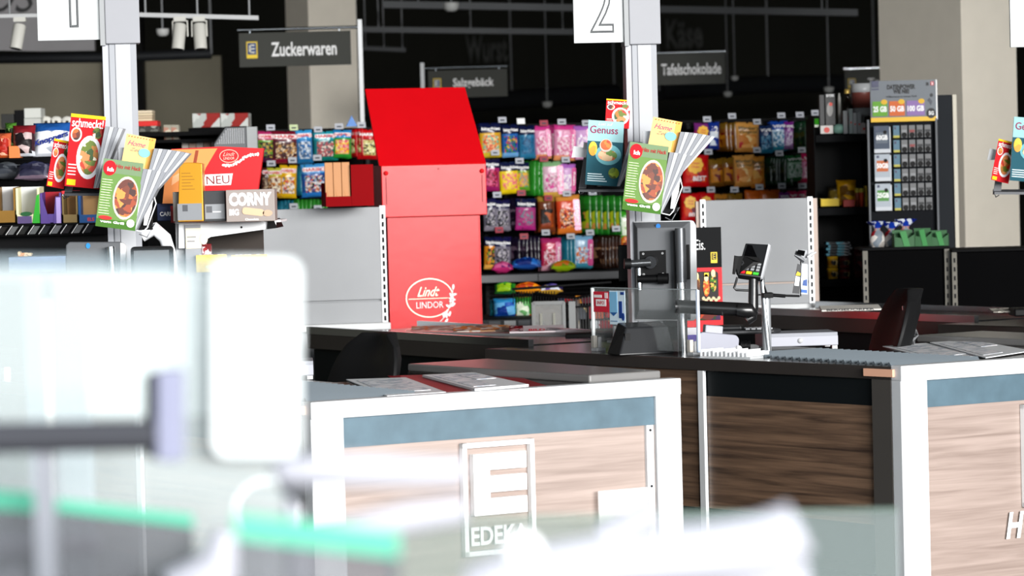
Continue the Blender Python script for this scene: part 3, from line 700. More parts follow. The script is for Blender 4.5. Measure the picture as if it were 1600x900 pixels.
RIG = [
 (0, 'F', 1060, 1088, 208, 238, 'cp'), (0, 'F', 1084, 1112, 192, 232, 'cp'), (0, 'F', 1106, 1124, 190, 232, 'nb'), (0, 'S', 1122, 1150, 192, 236, 'wg', 4), (0, 'F', 1148, 1186, 191, 236, 'wb'), (0, 'F', 1185, 1206, 196, 238, 'vd'), (0, 'F', 1203, 1230, 189, 234, 'vb'), (0, 'F', 1225, 1240, 190, 232, 'vp'), (0, 'S', 1240, 1262, 190, 236, 'vk', 5), (0, 'F', 1260, 1282, 185, 232, 'lg'),
 (1, 'F', 1066, 1106, 242, 290, 'cr'), (1, 'F', 1105, 1130, 248, 290, 'wg'), (1, 'F', 1126, 1146, 246, 288, 'wg'), (1, 'F', 1144, 1178, 242, 290, 'wb'), (1, 'F', 1172, 1194, 244, 292, 'wo'), (1, 'S', 1194, 1230, 246, 290, 'vk', 8), (1, 'F', 1226, 1256, 242, 282, 'vg'), (1, 'F', 1251, 1282, 240, 284, 'vr'),
 (2, 'F', 1064, 1094, 302, 345, 'cr'), (2, 'F', 1090, 1116, 300, 345, 'cr'), (2, 'F', 1114, 1138, 303, 345, 'wo'), (2, 'F', 1136, 1160, 302, 345, 'wg'), (2, 'F', 1163, 1190, 297, 342, 'or'), (2, 'F', 1186, 1218, 296, 340, 'or'), (2, 'F', 1216, 1234, 300, 340, 'vp'), (2, 'F', 1230, 1260, 298, 340, 'vr')]
def fill(L, gname, where):
    looks = [(e[0], V[e[6]][6]) for e in L]
    for idx, e in enumerate(L):
        row, ty, xl, xr, yt, yb, kd = e[:7]; look = V[kd][6]; rw = rows[row]
        prev = L[idx - 1] if idx and L[idx - 1][0] == row else None
        dup_ = sum(1 for a_ in looks if a_ == (row, look)) > 1
        if ty == 'F':
            w_ = (xr - xl) * KG * 1.07; h_ = (yb - yt) * KG * 1.04
            if dup_ and ty == 'F':
                same = [q for q in L if q[0] == row and q[6] == kd and q[1] == 'F']; i_ = same.index(e)
                place = ('the left one' if i_ == 0 else 'the right one') if len(same) > 1 else 'hanging flat'
            else: place = 'hanging flat'
            place += ', ' + rw + ' of ' + gname
            # several identical bags hang behind one another on a hook: the front one plus one behind
            place_bag(kd, (xl + xr) / 2, yt, round(w_, 2) if w_ > .1 else w_, h_, .27 + random.uniform(-.01, .01), random.uniform(-.1, .06), (random.uniform(-.05, .03), random.uniform(-.05, .05)), look + ' ' + place, gname + ' bags')
            if (xr - xl) >= 24 and idx % 3 != 1:
                place_bag(kd, (xl + xr) / 2 - 3.5, yt + 1.5, round(w_, 2) if w_ > .1 else w_, h_, .20, random.uniform(-.25, -.05), (random.uniform(-.03, .03), random.uniform(-.05, .05)), look + ' behind its twin, ' + rw + ' of ' + gname, gname + ' bags behind')
        else:
            n_ = e[7]
            for q in range(n_):
                px = xl + (xr - xl) * (q + .5) / n_
                place_bag(kd, px, yt + random.uniform(-1, 1.5), .10, (yb - yt) * KG, .22 + .012 * (q % 3), math.radians(-64) + random.uniform(-.06, .06), (random.uniform(-.03, .03), random.uniform(-.05, .02)),
                          look + ' stacked edge-on, ' + rw + ' of ' + gname, gname + ' edge-on ' + look + ' ' + rw, t=.02)
fill(MID, 'middle rack', '')
fill(LEF, 'left rack', '')
fill(RIG, 'right rack', '')
# ================================================================ aisle signs
def pbox(name, parent, pf, x0, y0, x1, y1, d0, d1, m_, bevel=0, mb=None):
    """upright box covering x0..x1, y0..y1 as measured at the frame's distance, d0..d1 deep"""
    cx, cy = (x0 + x1) / 2, (y0 + y1) / 2; x, z = pf.xz(cx, cy); w_, h_ = (x1 - x0) * pf.k / 2, (y1 - y0) * pf.k / 2
    if mb is not None: return mb.box((x - w_, d0, z - h_), (x + w_, d1, z + h_), m_)
    return MB().box((x - w_, d0, z - h_), (x + w_, d1, z + h_), m_).build(name, parent, bevel)
SG = mat('#3f403c', .6, 0, .15); SGB = mat('#e9c93a', .5)
def sign(px0, py0, px1, py1, D, txt, tcx, tw, th, logo, pole_px, pole_y, bar, label, rz=0, txcol=None):
    cx, cy = (px0 + px1) / 2, (py0 + py1) / 2
    pf = PF(cx, cy, D); k = pf.k
    r = thing('aisle_sign', label, 'sign', pf.o, rz, 'grey aisle signs')
    w_, h_ = (px1 - px0) * k / 2, (py1 - py0) * k / 2
    MB().box((-w_, -.006, -h_), (w_, .006, h_), SG).build('board', r, .001)
    text(txt, tw * k, th * k, txcol or mat('#e9e9e9', .5), r, ((tcx - cx) * k, -.0075, (cy - (py0 + py1) / 2) * k), bold=.02)
    if logo:
        lx, lw, lh = logo; x = (lx - cx) * k; a_ = lw * k / 2; b_ = lh * k / 2
        g = MB().box((x - a_, -.009, -b_), (x + a_, -.006, b_), SGB); g.box((x - a_ * .8, -.0105, -b_ * .55), (x + a_ * .8, -.009, b_ * .85), mat('#1f3f7a', .5))
        for q in range(3): g.box((x - a_ * .5, -.0115, b_ * (.5 - .42 * q)), (x + a_ * .5, -.0105, b_ * (.62 - .42 * q)), mat('#f4f0d8', .5))
        g.box((x - a_ * .5, -.0115, -b_ * .34), (x - a_ * .25, -.0105, b_ * .62), mat('#f4f0d8', .5)); g.build('logo', r)
    xb0, xb1, yb = bar
    MB().tube([((xb0 - cx) * k, 0, (cy - yb) * k), ((xb1 - cx) * k, 0, (cy - yb) * k)], .009, CHROME, 8).build('hanging_bar', r)
    for x in (-w_ * .8, w_ * .8): MB().box((x - .003, -.003, h_), (x + .003, .003, (cy - yb) * k), CHROME).build('hook', r)
    if pole_px:
        MB().box(((pole_px - cx) * k - .013, -.013, -r.location.z), ((pole_px - cx) * k + .013, .013, (cy - pole_y) * k), mat('#c9cacb', .35, .4)).build('pole', r, .002)
    return r
sign(374, 50, 548, 103, 18.2, 'Zuckerwaren', 475, 102, 22, (394, 17, 26), 563, 33, (372, 563, 45), 'hanging grey aisle sign reading Zuckerwaren with yellow framed logo')
sign(669, 109, 793, 152, 22, 'Salzgebäck', 740, 64, 17, (683, 12, 18), 660, 96, (660, 794, 105), 'grey aisle sign reading Salzgebäck behind the raised red lid', -6)
sign(1004, 84, 1133, 132, 21, 'Tafelschokolade', 1080, 93, 18, (1019, 14, 18), 1000, 78, (1000, 1134, 82), 'grey aisle sign reading Tafelschokolade right of the second lane post', -3)
sign(1320, 108, 1424, 150, 24, 'Teigwaren', 1392, 72, 14, (1331, 11, 14), 1424, 100, (1318, 1424, 106), 'dark aisle sign partly hidden above the drugstore shelf at right')
# big dim letters on the back wall
BWL = mat('#5a5b58', .6)
def wall_letters(s, px0, px1, py0, py1, label):
    cx, cy = (px0 + px1) / 2, (py0 + py1) / 2; pf = PF(cx, cy, YB - .04)
    o = bpy.data.objects.new('wall_lettering', textmesh(s, (px1 - px0) * pf.k, (py1 - py0) * pf.k, BWL, bold=.04)); C.objects.link(o)
    o.location = pf.o; sm_ = o.modifiers.new('s', 'SOLIDIFY'); sm_.thickness = .03
    tag(o, label, 'lettering')
wall_letters('Käse', 1040, 1098, 30, 76, 'large dim grey letters reading Käse on the dark back wall')
wall_letters('Wurst', 727, 793, 54, 98, 'large dim grey letters reading Wurst on the dark back wall')
# bakery-like bulkhead with italic letters, far left top
pf = PF(0, 40, 22); r = thing('hanging_fascia', 'grey hanging fascia with dark slanted serif letters at top left', 'fascia', pf.o, 0)
P = [(pf.xz(-170, 0)[0], pf.xz(0, 71)[1]), (pf.xz(145, 0)[0] - .0, pf.xz(145, 79)[1]), (pf.xz(145, 0)[0], pf.xz(0, -110)[1]), (pf.xz(-170, 0)[0], pf.xz(0, -110)[1])]
P.insert(1, (pf.xz(60, 0)[0], pf.xz(60, 80)[1]))
MB().plate(P, 0, .08, mat('#8d8b8d', .6)).build('board', r)
text('POST', 165 * pf.k, 48 * pf.k, mat('#2a2a2b', .5), r, (pf.xz(20, -6)[0], -.004, pf.xz(20, -4)[1]), shear=.35, bold=.0, name='slanted_lettering')

# ================================================================ ceiling rails, track lights, ducts
RAIL = mat('#b8b9ba', .5); RAILD = mat('#5d5f61', .6)
def rail(name, x0, y0, x1, y1, D, th, m_, label, cat='rail', hang=()):
    a_, b_ = U(x0, y0, D), U(x1, y1, D); c0 = (a_ + b_) / 2; r = thing(name, label, cat, c0, 0)
    t = th * D / F / 2
    d = (b_ - a_) / 2; n_ = Vector((0, 0, t)); e = Vector((0, t, 0))
    MB().hexa([-d - n_ - e, d - n_ - e, d - n_ + e, -d - n_ + e], [-d + n_ - e, d + n_ - e, d + n_ + e, -d + n_ + e], m_).build('channel', r, .002)
    for f in (-.85, .0, .85):
        p = d * f; MB().tube([p + n_, (p.x, p.y, 4.4 - c0.z)], .006, GREY, 6).build('suspension_rod', r)
    return r
rail('lighting_track', -40, 26, 70, 24, 16, 6, RAIL, 'white lighting track at top left in front of the grey fascia')
rail('lighting_track', 213, 23, 404, 28, 16, 7, RAIL, 'white lighting track right of the first lane post carrying two spotlights')
rail('cable_tray', 598, 7, 1340, 20, 24, 11, RAILD, 'long upper grey cable tray under the dark ceiling', 'cable tray')
rail('cable_tray', 566, 46, 905, 50, 25, 9, RAILD, 'middle grey cable tray left of the number two plate', 'cable tray')
rail('cable_tray', 566, 75, 634, 78, 26, 7, mat('#4b4d4f', .6), 'short grey cable tray behind the Zuckerwaren sign pole', 'cable tray')
def spot(px, py, L, tilt, D, label, brk=True):
    pf = PF(px, py, D); k = pf.k; r = thing('track_spotlight', label, 'spotlight', pf.o, 0, 'white track spotlights')
    m_ = mat('#c2c1ba', .45); R = 10 * k
    a_ = Vector((0, 0, -8 * k)); b_ = Vector((tilt * k, -.02, -8 * k - L * k))
    MB().tube([a_, a_.lerp(b_, .05), b_], [R * .8, R, R], m_, 16).build('lamp_body', r)
    MB().tube([b_, b_ + (b_ - a_).normalized() * .001], R * .8, DARK, 16).build('lens', r)
    if brk:
        u_ = MB(); u_.tube([(-R * 1.15, 0, -28 * k), (-R * 1.15, 0, -4 * k), (R * 1.15, 0, -4 * k), (R * 1.15, 0, -28 * k)], .005, m_, 6); u_.build('yoke', r)
    MB().box((-.03, -.015, -4 * k), (.03, .015, 3 * k), m_).build('adapter', r)
spot(281, 29, 40, -4, 16, 'left white cylinder spotlight on the track right of first post')
spot(311, 29, 40, 2, 16, 'right white cylinder spotlight on the track right of first post')
spot(31, 30, 38, -7, 16, 'white spotlight under the slanted letters at top left', False)
def dome(px, py, Rp, D, label):
    pf = PF(px, py, D); k = pf.k; R = Rp * k
    r = thing('ceiling_sensor', label, 'ceiling lamp', pf.o, 0)
    MB().lathe([(0, -.7 * R), (.55 * R, -.65 * R), (.9 * R, -.35 * R), (R, .1 * R), (R, .5 * R), (0, .5 * R)], mat('#c9cac8', .4), n=18).build('housing', r)
    MB().tube([(0, 0, .4 * R), (0, 0, 4.4 - pf.o.z)], .006, GREY, 6).build('suspension_rod', r)
dome(705, 10, 12, 23, 'round white lamp hanging under the upper cable tray')
dome(254, 50, 10, 20, 'small round white lamp left of the two spotlights')
dome(855, 163, 8, 28, 'small round pale lamp in the dark behind the candy wall, middle')
dome(1148, 122, 6, 28, 'small pale lamp just right of the Tafelschokolade sign')
dome(1137, 147, 7, 29, 'pale lamp low under the Tafelschokolade sign')
dome(1295, 140, 8, 27, 'pale round lamp above the drugstore shelf')
def duct(pts, D, rp, label):
    o = MB().tube([U(x, y, d) for (x, y, d) in pts], rp * D / F, mat('#2c2e31', .5, .3), 16).build('air_duct'); [MB().tube([U(x, y, d), (U(x, y, d).x, d, 4.4)], .01, GREY, 6).build('hanger_rod', o) for (x, y, d) in pts]; tag(o, label, 'duct')
duct([(560, 172, 30), (800, 156, 31), (960, 146, 32)], 31, 15, 'round dark air duct behind the middle candy rack')
duct([(1030, 142, 30), (1200, 132, 31), (1366, 130, 32)], 31, 14, 'round dark air duct behind the right candy rack')
duct([(-20, 92, 25), (165, 90, 25), (330, 84, 25)], 25, 8, 'dark air duct crossing behind the first lane post')
# ================================================================ far left stock
def stuffbox(name, px0, py0, px1, py1, D, dp, m_, label, cat, group=None, rz=0, extra=None, base=None):
    pf = PF((px0 + px1) / 2, py1, D); k = pf.k; w_ = (px1 - px0) * k / 2; h_ = (py1 - py0) * k
    r = thing(name, label, cat, pf.o, rz, group)
    MB().box((-w_, 0, 0), (w_, dp, h_), m_).build('carton', r, .002)
    if extra: extra(r, w_, h_)
    return r
# back shelf at D 16.5 for the toilet rolls and boxes
SHK = mat('#121213', .8, 0, .05)
def shelf_unit(name, px0, px1, D, dp, boards, ytop, label, m_=SHK, back=True, rz=0, zbot=0):
    pf = PF((px0 + px1) / 2, ytop, D); k = pf.k; w_ = (px1 - px0) * k / 2
    r = thing(name, label, 'shelf', (pf.o.x, pf.o.y, zbot), rz); zt = pf.o.z - zbot
    if back: MB().box((-w_, dp, 0), (w_, dp + .02, zt), m_).build('back_panel', r)
    for s in (-1, 1): MB().box((s * w_ - .012, 0, 0), (s * w_ + .012, dp, zt), m_).build('side_panel', r)
    for (y, th) in boards:
        z = 1.5 + (HZ - (y + ROLL * ((px0 + px1) / 2 - 800))) * k - zbot
        MB().box((-w_, -.005, z - th), (w_, dp, z), m_).build('shelf_board', r, .002)
    return r
shelf_unit('stock_shelf', -60, 160, 16.6, .4, [(201, .03), (292, .03)], 200, 'dark stock shelf at far left carrying toilet rolls')
shelf_unit('stock_shelf', 298, 390, 16.45, .4, [(199, .02), (250, .02)], 199, 'dark stock shelf carrying the long pale printed boxes', SHK)
shelf_unit('stock_shelf', 205, 349, 15.25, .45, [(206, .02), (218, .015), (232, .02)], 206, 'dark stock shelf behind the orange and red chocolate display', SHK)
for i, px in enumerate((72, 88, 105)):
    pf = PF(px, 201, 16.5); R = 9.5 * pf.k
    o = MB().lathe([(R * .32, -.05), (R, -.05), (R, .05), (R * .32, .05), (R * .32, -.05)], mat('#dcdad2', .8), (0, .05, R + .001), 20, 'y').build('toilet_roll')
    o.location = pf.o; tag(o, ('left', 'middle', 'right')[i] + ' one of the three white toilet rolls on the far left shelf', 'toilet roll', 'toilet rolls on the far left shelf')
stuffbox('white_box', 38, 185, 64, 200, 16.4, .15, mat('#c8cac4', .6), 'white box at the bottom of a pair left of the toilet rolls', 'box')
stuffbox('white_box', 38, 169, 64, 184.5, 16.4, .15, mat('#d4d6d0', .6), 'white box on top of a pair left of the toilet rolls', 'box')
stuffbox('dark_box', 23, 172, 37, 200, 16.4, .12, DARK, 'narrow black box standing left of the white boxes', 'box')
stuffbox('black_box', 2, 178, 22, 200, 16.4, .12, mat('#2a2a28', .5), 'squat black box at far left on the stock shelf', 'box')
CB = candy(['#d9dbd8', '#c9ccc9', '#d9dbd8', '#b0413a', '#e4e6e2'], 18, .6)
for i, (a_, b_) in enumerate(((301, 344), (345, 388))): stuffbox('printed_box', a_, 177, b_, 199, 16.5, .2, CB, ('left' if i == 0 else 'right') + ' long pale box with red prints on the stock shelf', 'box', 'long pale boxes')
for i in range(4): stuffbox('tea_box', 213.5, 189 - i * 4.2 - 3.8, 238, 189 - i * 4.2 - 0, 15.45, .12, mat(['#d8c8a8', '#c9b79a', '#d8c8a8', '#e0d0b4'][i], .6), ['lowest', 'second lowest', 'second highest', 'topmost'][i] + ' flat beige box in the pile beside the first post', 'box', 'flat beige boxes')
stuffbox('red_box', 213, 189, 246, 197, 15.42, .14, mat('#d2241f', .5), 'low red box under the beige pile beside the first post', 'box')
stuffbox('printed_box', 213, 196.9, 247, 206, 15.38, .14, candy(['#8a8a84', '#5a5a54', '#b8b8b0'], 40), 'grey printed box under the red box beside the first post', 'box')
for i, px in enumerate((262, 274)): stuffbox('drink_carton', px - 6, 195, px + 6, 218, 15.42, .06, candy(['#e0ddd2', '#c8a090', '#d8d0c0', '#b8b4a8'], 35), ('left' if i == 0 else 'right') + ' small patterned drink carton behind the fanned brochures', 'carton', 'patterned drink cartons')
for i in range(5): stuffbox('pale_packet', 284 + i * 11.5, 219, 294.5 + i * 11.5, 232, 15.4, .06, mat('#d8b8a8' if i % 2 else '#e8dcd4', .6), ['leftmost', 'second', 'middle', 'fourth', 'rightmost'][i] + ' pale pink packet in the row above the orange display', 'packet', 'pale pink packets')
# perforated end panel
pf = PF(374, 320, 15.0); k = pf.k; r = thing('shelf_end_panel', 'light grey perforated end panel left of the left candy rack', 'shelf panel', (pf.o.x, pf.o.y, 0), 0)
zz = lambda y: 1.5 + (HZ - (y + ROLL * (374 - 800))) * k
MB().plate([(-36 * k, 0), (14 * k, 0), (14 * k, zz(199)), (-18 * k, zz(199)), (-36 * k, zz(224))], 0, .03, mat('#6f7174', .5)).build('perforated_panel', r)
dm = MB()
for i in range(13):
    for j in range(10):
        if -18 - i * 0 + 0 > 99: pass
        xx = -32 + i * 3.4
        if 224 - j * 2.4 > 224 - (xx + 33) * 1.35 and xx < 10: dm.box((xx * k, -.002, zz(224 - j * 2.4)), ((xx + 1.5) * k, 0, zz(224 - j * 2.4 - 1.3)), mat('#d8dadc', .5))
o = dm.build('perforations', r); o['kind'] = 'stuff'
MB().box((15 * k, -.01, 0), (31 * k, .03, zz(199)), mat('#aeb1b2', .5)).build('pale_upright', r)
MB().plate([(-36 * k, zz(224)), (-18 * k, zz(199)), (14 * k, zz(199)), (14 * k, zz(197.5)), (-19 * k, zz(197.5)), (-37.5 * k, zz(223))], -.005, .035, BLACK).build('edge_trim', r)
# sweets rack at far left, distance 12.4
r = shelf_unit('sweets_shelf', -40, 172, 12.6, .35, [(249, .04), (352, .03)], 246, 'dark sweets shelf behind the open magazines at far left')
# Knoppers-like big packs
def flatpack(name, px0, py0, px1, py1, D, mats, label, cat, texts=(), lean=-.25, group=None, seed=0, rz=0, rot=0, hf=.3):
    pf = PF((px0 + px1) / 2, py0, D); k = pf.k
    o = bag_mesh(name, (px1 - px0) * k, (py1 - py0) * k, .05, mats[0], mats[1], mats[2], mats[3], hf, (.1, .68), seed)
    o.location = pf.o; o.rotation_euler = (lean, rot, math.radians(rz)); tag(o, label, cat, group)
    for (s_, w_, h_, m_, dx, dz, sh, rr) in texts: text(s_, w_ * k, h_ * k, m_, o, (dx * k, -.034, -dz * k), rot=(0, rr, 0), shear=sh, bold=.04, name='brand_lettering')
    return o
SIL = foil('#c9ccd2'); 
flatpack('wafer_pack', 52, 192, 112, 246, 12.3, (foil('#2a5f9e'), SIL, candy(['#d8dade', '#b8bcc4', '#e8eaee'], 20), SIL), 'blue and silver wafer multipack left of the red magazine', 'wafer pack', [('Knoppers', 56, 12, NTX, 0, 30, .2, -.3)])
flatpack('wafer_pack', 20, 196, 56, 246, 12.2, (foil('#8a2a34'), foil('#4a3236'), candy(['#2a2224', '#8a2a34', '#c8b8b8', '#3a3034'], 25), SIL), 'dark red and silver wafer pack next to the blue one', 'wafer pack')
flatpack('snack_bag', -6, 208, 18, 248, 12.2, (foil('#c86a48'), foil('#d87a58'), candy(['#e88a5a', '#f0c8b0', '#b8483a'], 25), foil('#c8683a')), 'orange snack bag at the very left edge of the upper shelf', 'snack bag')
flatpack('snack_bag', 8, 192, 26, 232, 12.35, (foil('#5a8a3a'), foil('#4a7a34'), candy(['#4a7a34', '#a8c888', '#2a4a20'], 25), foil('#4a7a34')), 'green snack bag behind the orange one at left edge', 'snack bag')
stuffbox('biscuit_box', 14, 228, 31, 247, 12.15, .08, mat('#d0743a', .5), 'small orange biscuit box in front of the green snack bag', 'box')
flatpack('wafer_pack', -20, 260, 40, 286, 12.4, (foil('#6a6e72'), foil('#4a4c52'), candy(['#3a3c40', '#7a7e84', '#5a5e66'], 20), foil('#5a5c60')), 'dark silver pack lying on the lower level at far left', 'wafer pack', lean=-.9)
flatpack('wafer_pack', 26, 258, 84, 292, 12.3, (foil('#3a3c5a'), foil('#4a4a58'), candy(['#2a2a3a', '#7a7a88', '#4a4a60'], 20), foil('#7a6a78')), 'dark blue and silver pack slumped below the blue wafer pack', 'wafer pack', lean=-.9)
# open cartons on the sloped shelf (each a carton with cut-out front)
def carton(px0, py0, px1, py1, D, outer, inner, low, label, kind='plain', extra=None):
    pf = PF((px0 + px1) / 2, py1, D); k = pf.k; w_ = (px1 - px0) * k / 2; h_ = (py1 - py0) * k
    r = thing('display_carton', label, 'carton', pf.o, 0, 'open sweets cartons'); t = .003; dp = .12
    MB().box((-w_, dp - t, 0), (w_, dp, h_), inner).build('back_wall', r)
    for s in (-1, 1): MB().plate([(0, 0), (dp, 0), (dp, h_), (0, h_ * .97)], -t / 2, t / 2, outer, Matrix.Translation((s * (w_ - t / 2), 0, 0)) @ Matrix.Rotation(math.pi / 2, 4, 'Z')).build('side_wall', r)
    MB().box((-w_, 0, 0), (w_, dp, t), outer).build('bottom', r)
    f = MB().box((-w_, 0, 0), (w_, t, h_ * low), outer)
    f.box((-w_, -.0004, h_ * low), (-w_ * .8, t, h_ * .97), outer).box((w_ * .8, -.0004, h_ * low), (w_, t, h_ * .97), outer); f.build('front_wall', r)
    if extra: extra(r, w_, h_, k)
    return r
D1 = 12.0; LGR = mat('#d3d4d6', .5)
carton(-4, 292, 25, 349, D1, mat('#8a6420', .5), mat('#dfe0e0', .5), .35, 'white and brown carton at the left end of the slanted shelf')
carton(26, 292, 63, 349, D1, mat('#e8e4b8', .5), LGR, .25, 'cream framed carton with green and purple front, second on slanted shelf', extra=lambda r, w_, h_, k: (
    MB().plate([(w_ * .35, 0), (w_ * .98, 0), (w_ * .98, h_ * .8), (w_ * .75, h_ * .75)], -.004, -.0006, mat('#2fa82f', .4)).build('green_flash', r),
    MB().box((-w_ * .9, -.003, 0), (w_ * .3, -.0006, h_ * .2), mat('#5a4a78', .5)).build('purple_foot', r),
    MB().plate(ell(-w_ * .15, h_ * .26, w_ * .5, h_ * .06), -.005, -.0006, mat('#1f5a2f', .5)).build('green_badge', r)))
carton(64, 300, 97, 349, D1, mat('#5c4590', .5), mat('#a81828', .5), .3, 'violet carton with red contents in the middle of the slanted shelf', extra=lambda r, w_, h_, k: (
    MB().plate([(-w_ * .9, h_ * .95), (-w_ * .1, 0), (w_ * .2, 0), (w_ * .45, h_ * .85), (w_ * .95, h_ * .85), (w_ * .95, 0), (-w_, 0), (-w_, h_ * .95)][::-1], -.003, -.0006, mat('#5c4590', .5)).build('violet_front', r),
    MB().box((w_ * .5, -.005, 0), (w_ * .92, -.003, h_ * .82), mat('#b8a2e0', .5)).build('lilac_panel', r)))
carton(98, 303, 122, 349, D1, mat('#8a7448', .6), mat('#c89a62', .6), .3, 'brown carton with red flaps right of the violet carton', extra=lambda r, w_, h_, k: MB().box((-w_, .0, h_), (w_ * .9, .1, h_ + .012), mat('#d8343a', .5)).build('red_flap', r))
carton(123, 303, 166, 349, D1, mat('#14508f', .45), mat('#c0945e', .6), .3, 'blue carton with tan contents at the right end of slanted shelf', extra=lambda r, w_, h_, k: (
    text('ELS', w_ * .5, h_ * .12, mat('#c83a4a', .5), r, (-w_ * .1, -.002, h_ * .14), bold=.05),
    MB().box((w_ * .1, 0, h_), (w_, .1, h_ + .010), mat('#d8343a', .5)).build('red_flap', r)))
# slanted shelf with dividers and dark drop below
pf = PF(60, 350, D1); k = pf.k; r = thing('slanted_shelf', 'dark slanted shelf front with angled price strips at far left', 'shelf', pf.o, 0)
MB().box((-110 * k, -.03, -.004), (115 * k, .30, .0), DARK).build('shelf_board', r)
MB().hexa([(-110 * k, -.09, -18 * k), (115 * k, -.09, -18 * k), (115 * k, -.03, -.004), (-110 * k, -.03, -.004)], [(-110 * k, -.085, -19 * k), (115 * k, -.085, -19 * k), (115 * k, -.025, -.008), (-110 * k, -.025, -.008)], DARK).build('front_lip', r)
for i in range(9):
    x = (-60 + i * 17) * k
    MB().hexa([(x, -.092, -15 * k), (x + 9 * k, -.092, -15 * k), (x + 14 * k, -.036, -3 * k), (x + 5 * k, -.036, -3 * k)], [(x, -.090, -15 * k), (x + 9 * k, -.090, -15 * k), (x + 14 * k, -.034, -3 * k), (x + 5 * k, -.034, -3 * k)], mat('#7d8082' if i % 2 else '#2c2e30', .5)).build('price_card', r)
    MB().tube([(x - 2 * k, -.094, -15 * k), (x + 4 * k, -.036, -2 * k)], .0018, WHITE, 5).build('wire_divider', r)
MB().box((-110 * k, 0, -.16), (115 * k, .28, -.02), BLACK).build('body', r)
# white/blue tray with goods low at left
stuffbox('blue_tray', 14, 401, 102, 425, 11.4, .2, mat('#9ab4d8', .5), 'pale blue tray half hidden behind the white screen at left', 'tray', extra=lambda r, w_, h_: MB().box((-w_ * .8, .02, ZT + .001 - r.location.z), (w_ * .8, .18, -.001), DARK).build('pedestal', r))
pf = PF(38, 402, 11.5); o = MB()
for i in range(14): o.plate(ell(random.uniform(-9, 9) * pf.k, random.uniform(0, 6) * pf.k, .008, .005, 8, i), random.uniform(0, .04), random.uniform(.045, .05), mat('#e0a060' if i % 2 else '#f0d8b0', .5))
o = o.build('sweets_heap'); o.location = pf.o; tag(o, 'small heap of orange wrapped sweets on the blue tray', 'sweets', None, 'stuff')
# ================================================================ equipment on the second counter
ZT = .868
PG = mat('#77797c', .4); PW = mat('#b4b5b7', .4)
def glass_screen(lane_off, label, prints=True):
    a_ = G(928, 548, ZT) + lane_off; b_ = G(1092, 556, ZT) + lane_off
    d = (b_ - a_); L = d.length; rz = math.degrees(math.atan2(d.y, d.x)); H = .225
    r = thing('hygiene_screen', label, 'screen', a_, rz, 'clear counter screens')
    MB().box((0, -.003, .012), (L, .003, H), veil('#e8f0f0', .07, .05)).build('pane', r)
    MB().box((-.004, -.005, .012), (.004, .005, H), mat('#f0f4f4', .2)).box((L - .004, -.005, .012), (L + .004, .005, H), mat('#c8d4e8', .2)).box((0, -.003, H), (L, .003, H + .003), mat('#9aa2a4', .3)).build('pane_edge', r)
    for x in (0.01, L - .04):
        c = MB().box((x, -.02, 0), (x + .035, .02, .012), PW).box((x, -.02, .012), (x + .018, -.004, .055), mat('#b5b0a8', .5)).box((x + .02, -.006, .012), (x + .03, .006, .05), PW); c.build('clamp', r, .002)
    fx = .10
    MB().box((fx, .01, 0), (fx + .008, .02, .09), PW).box((fx - .035, .01, .03), (fx, .02, .038), PW).build('foot_bracket', r, .001)
    if prints:
        k = 11.2 / F
        s1 = MB().box((.012, -.0045, H - .085), (.10, -.0032, H - .012), mat('#c42a3c', .5)); o = s1.build('red_notice', r)
        MB().box((.026, -.0055, H - .064), (.085, -.0045, H - .04), mat('#e8e0e0', .5)).box((.078, -.0055, H - .036), (.095, -.0045, H - .016), mat('#e8d0d2', .5)).box((.016, -.0055, H - .034), (.06, -.0045, H - .024), mat('#e8e0e0', .5)).build('notice_print', o)
        text('INFO', .04, .012, mat('#c42a3c', .5), o, (.055, -.006, H - .052), bold=.02)
        o = MB().box((.105, -.0045, H - .128), (.195, -.0032, H - .008), mat('#cfe2ee', .45)).build('blue_notice', r)
        q = MB().box((.107, -.0055, H - .085), (.150, -.0045, H - .012), mat('#7fb8dc', .45)).plate([(.107, H - .085), (.128, H - .098), (.150, H - .085)], -.0055, -.0045, mat('#2a5a98', .45))
        q.box((.160, -.0055, H - .105), (.178, -.0045, H - .045), mat('#1f3f88', .45)).box((.170, -.0055, H - .022), (.190, -.0045, H - .012), mat('#1f3f88', .45)).box((.11, -.0055, H - .118), (.15, -.0045, H - .114), mat('#7f9cb8', .5))
        q.plate(ell(.183, H - .10, .008, .014, 12), -.0055, -.0045, mat('#1f3f88', .45)); q.build('notice_print', o)
    return r
glass_screen(Vector(), 'clear low plastic screen with red and blue notices on right counter')

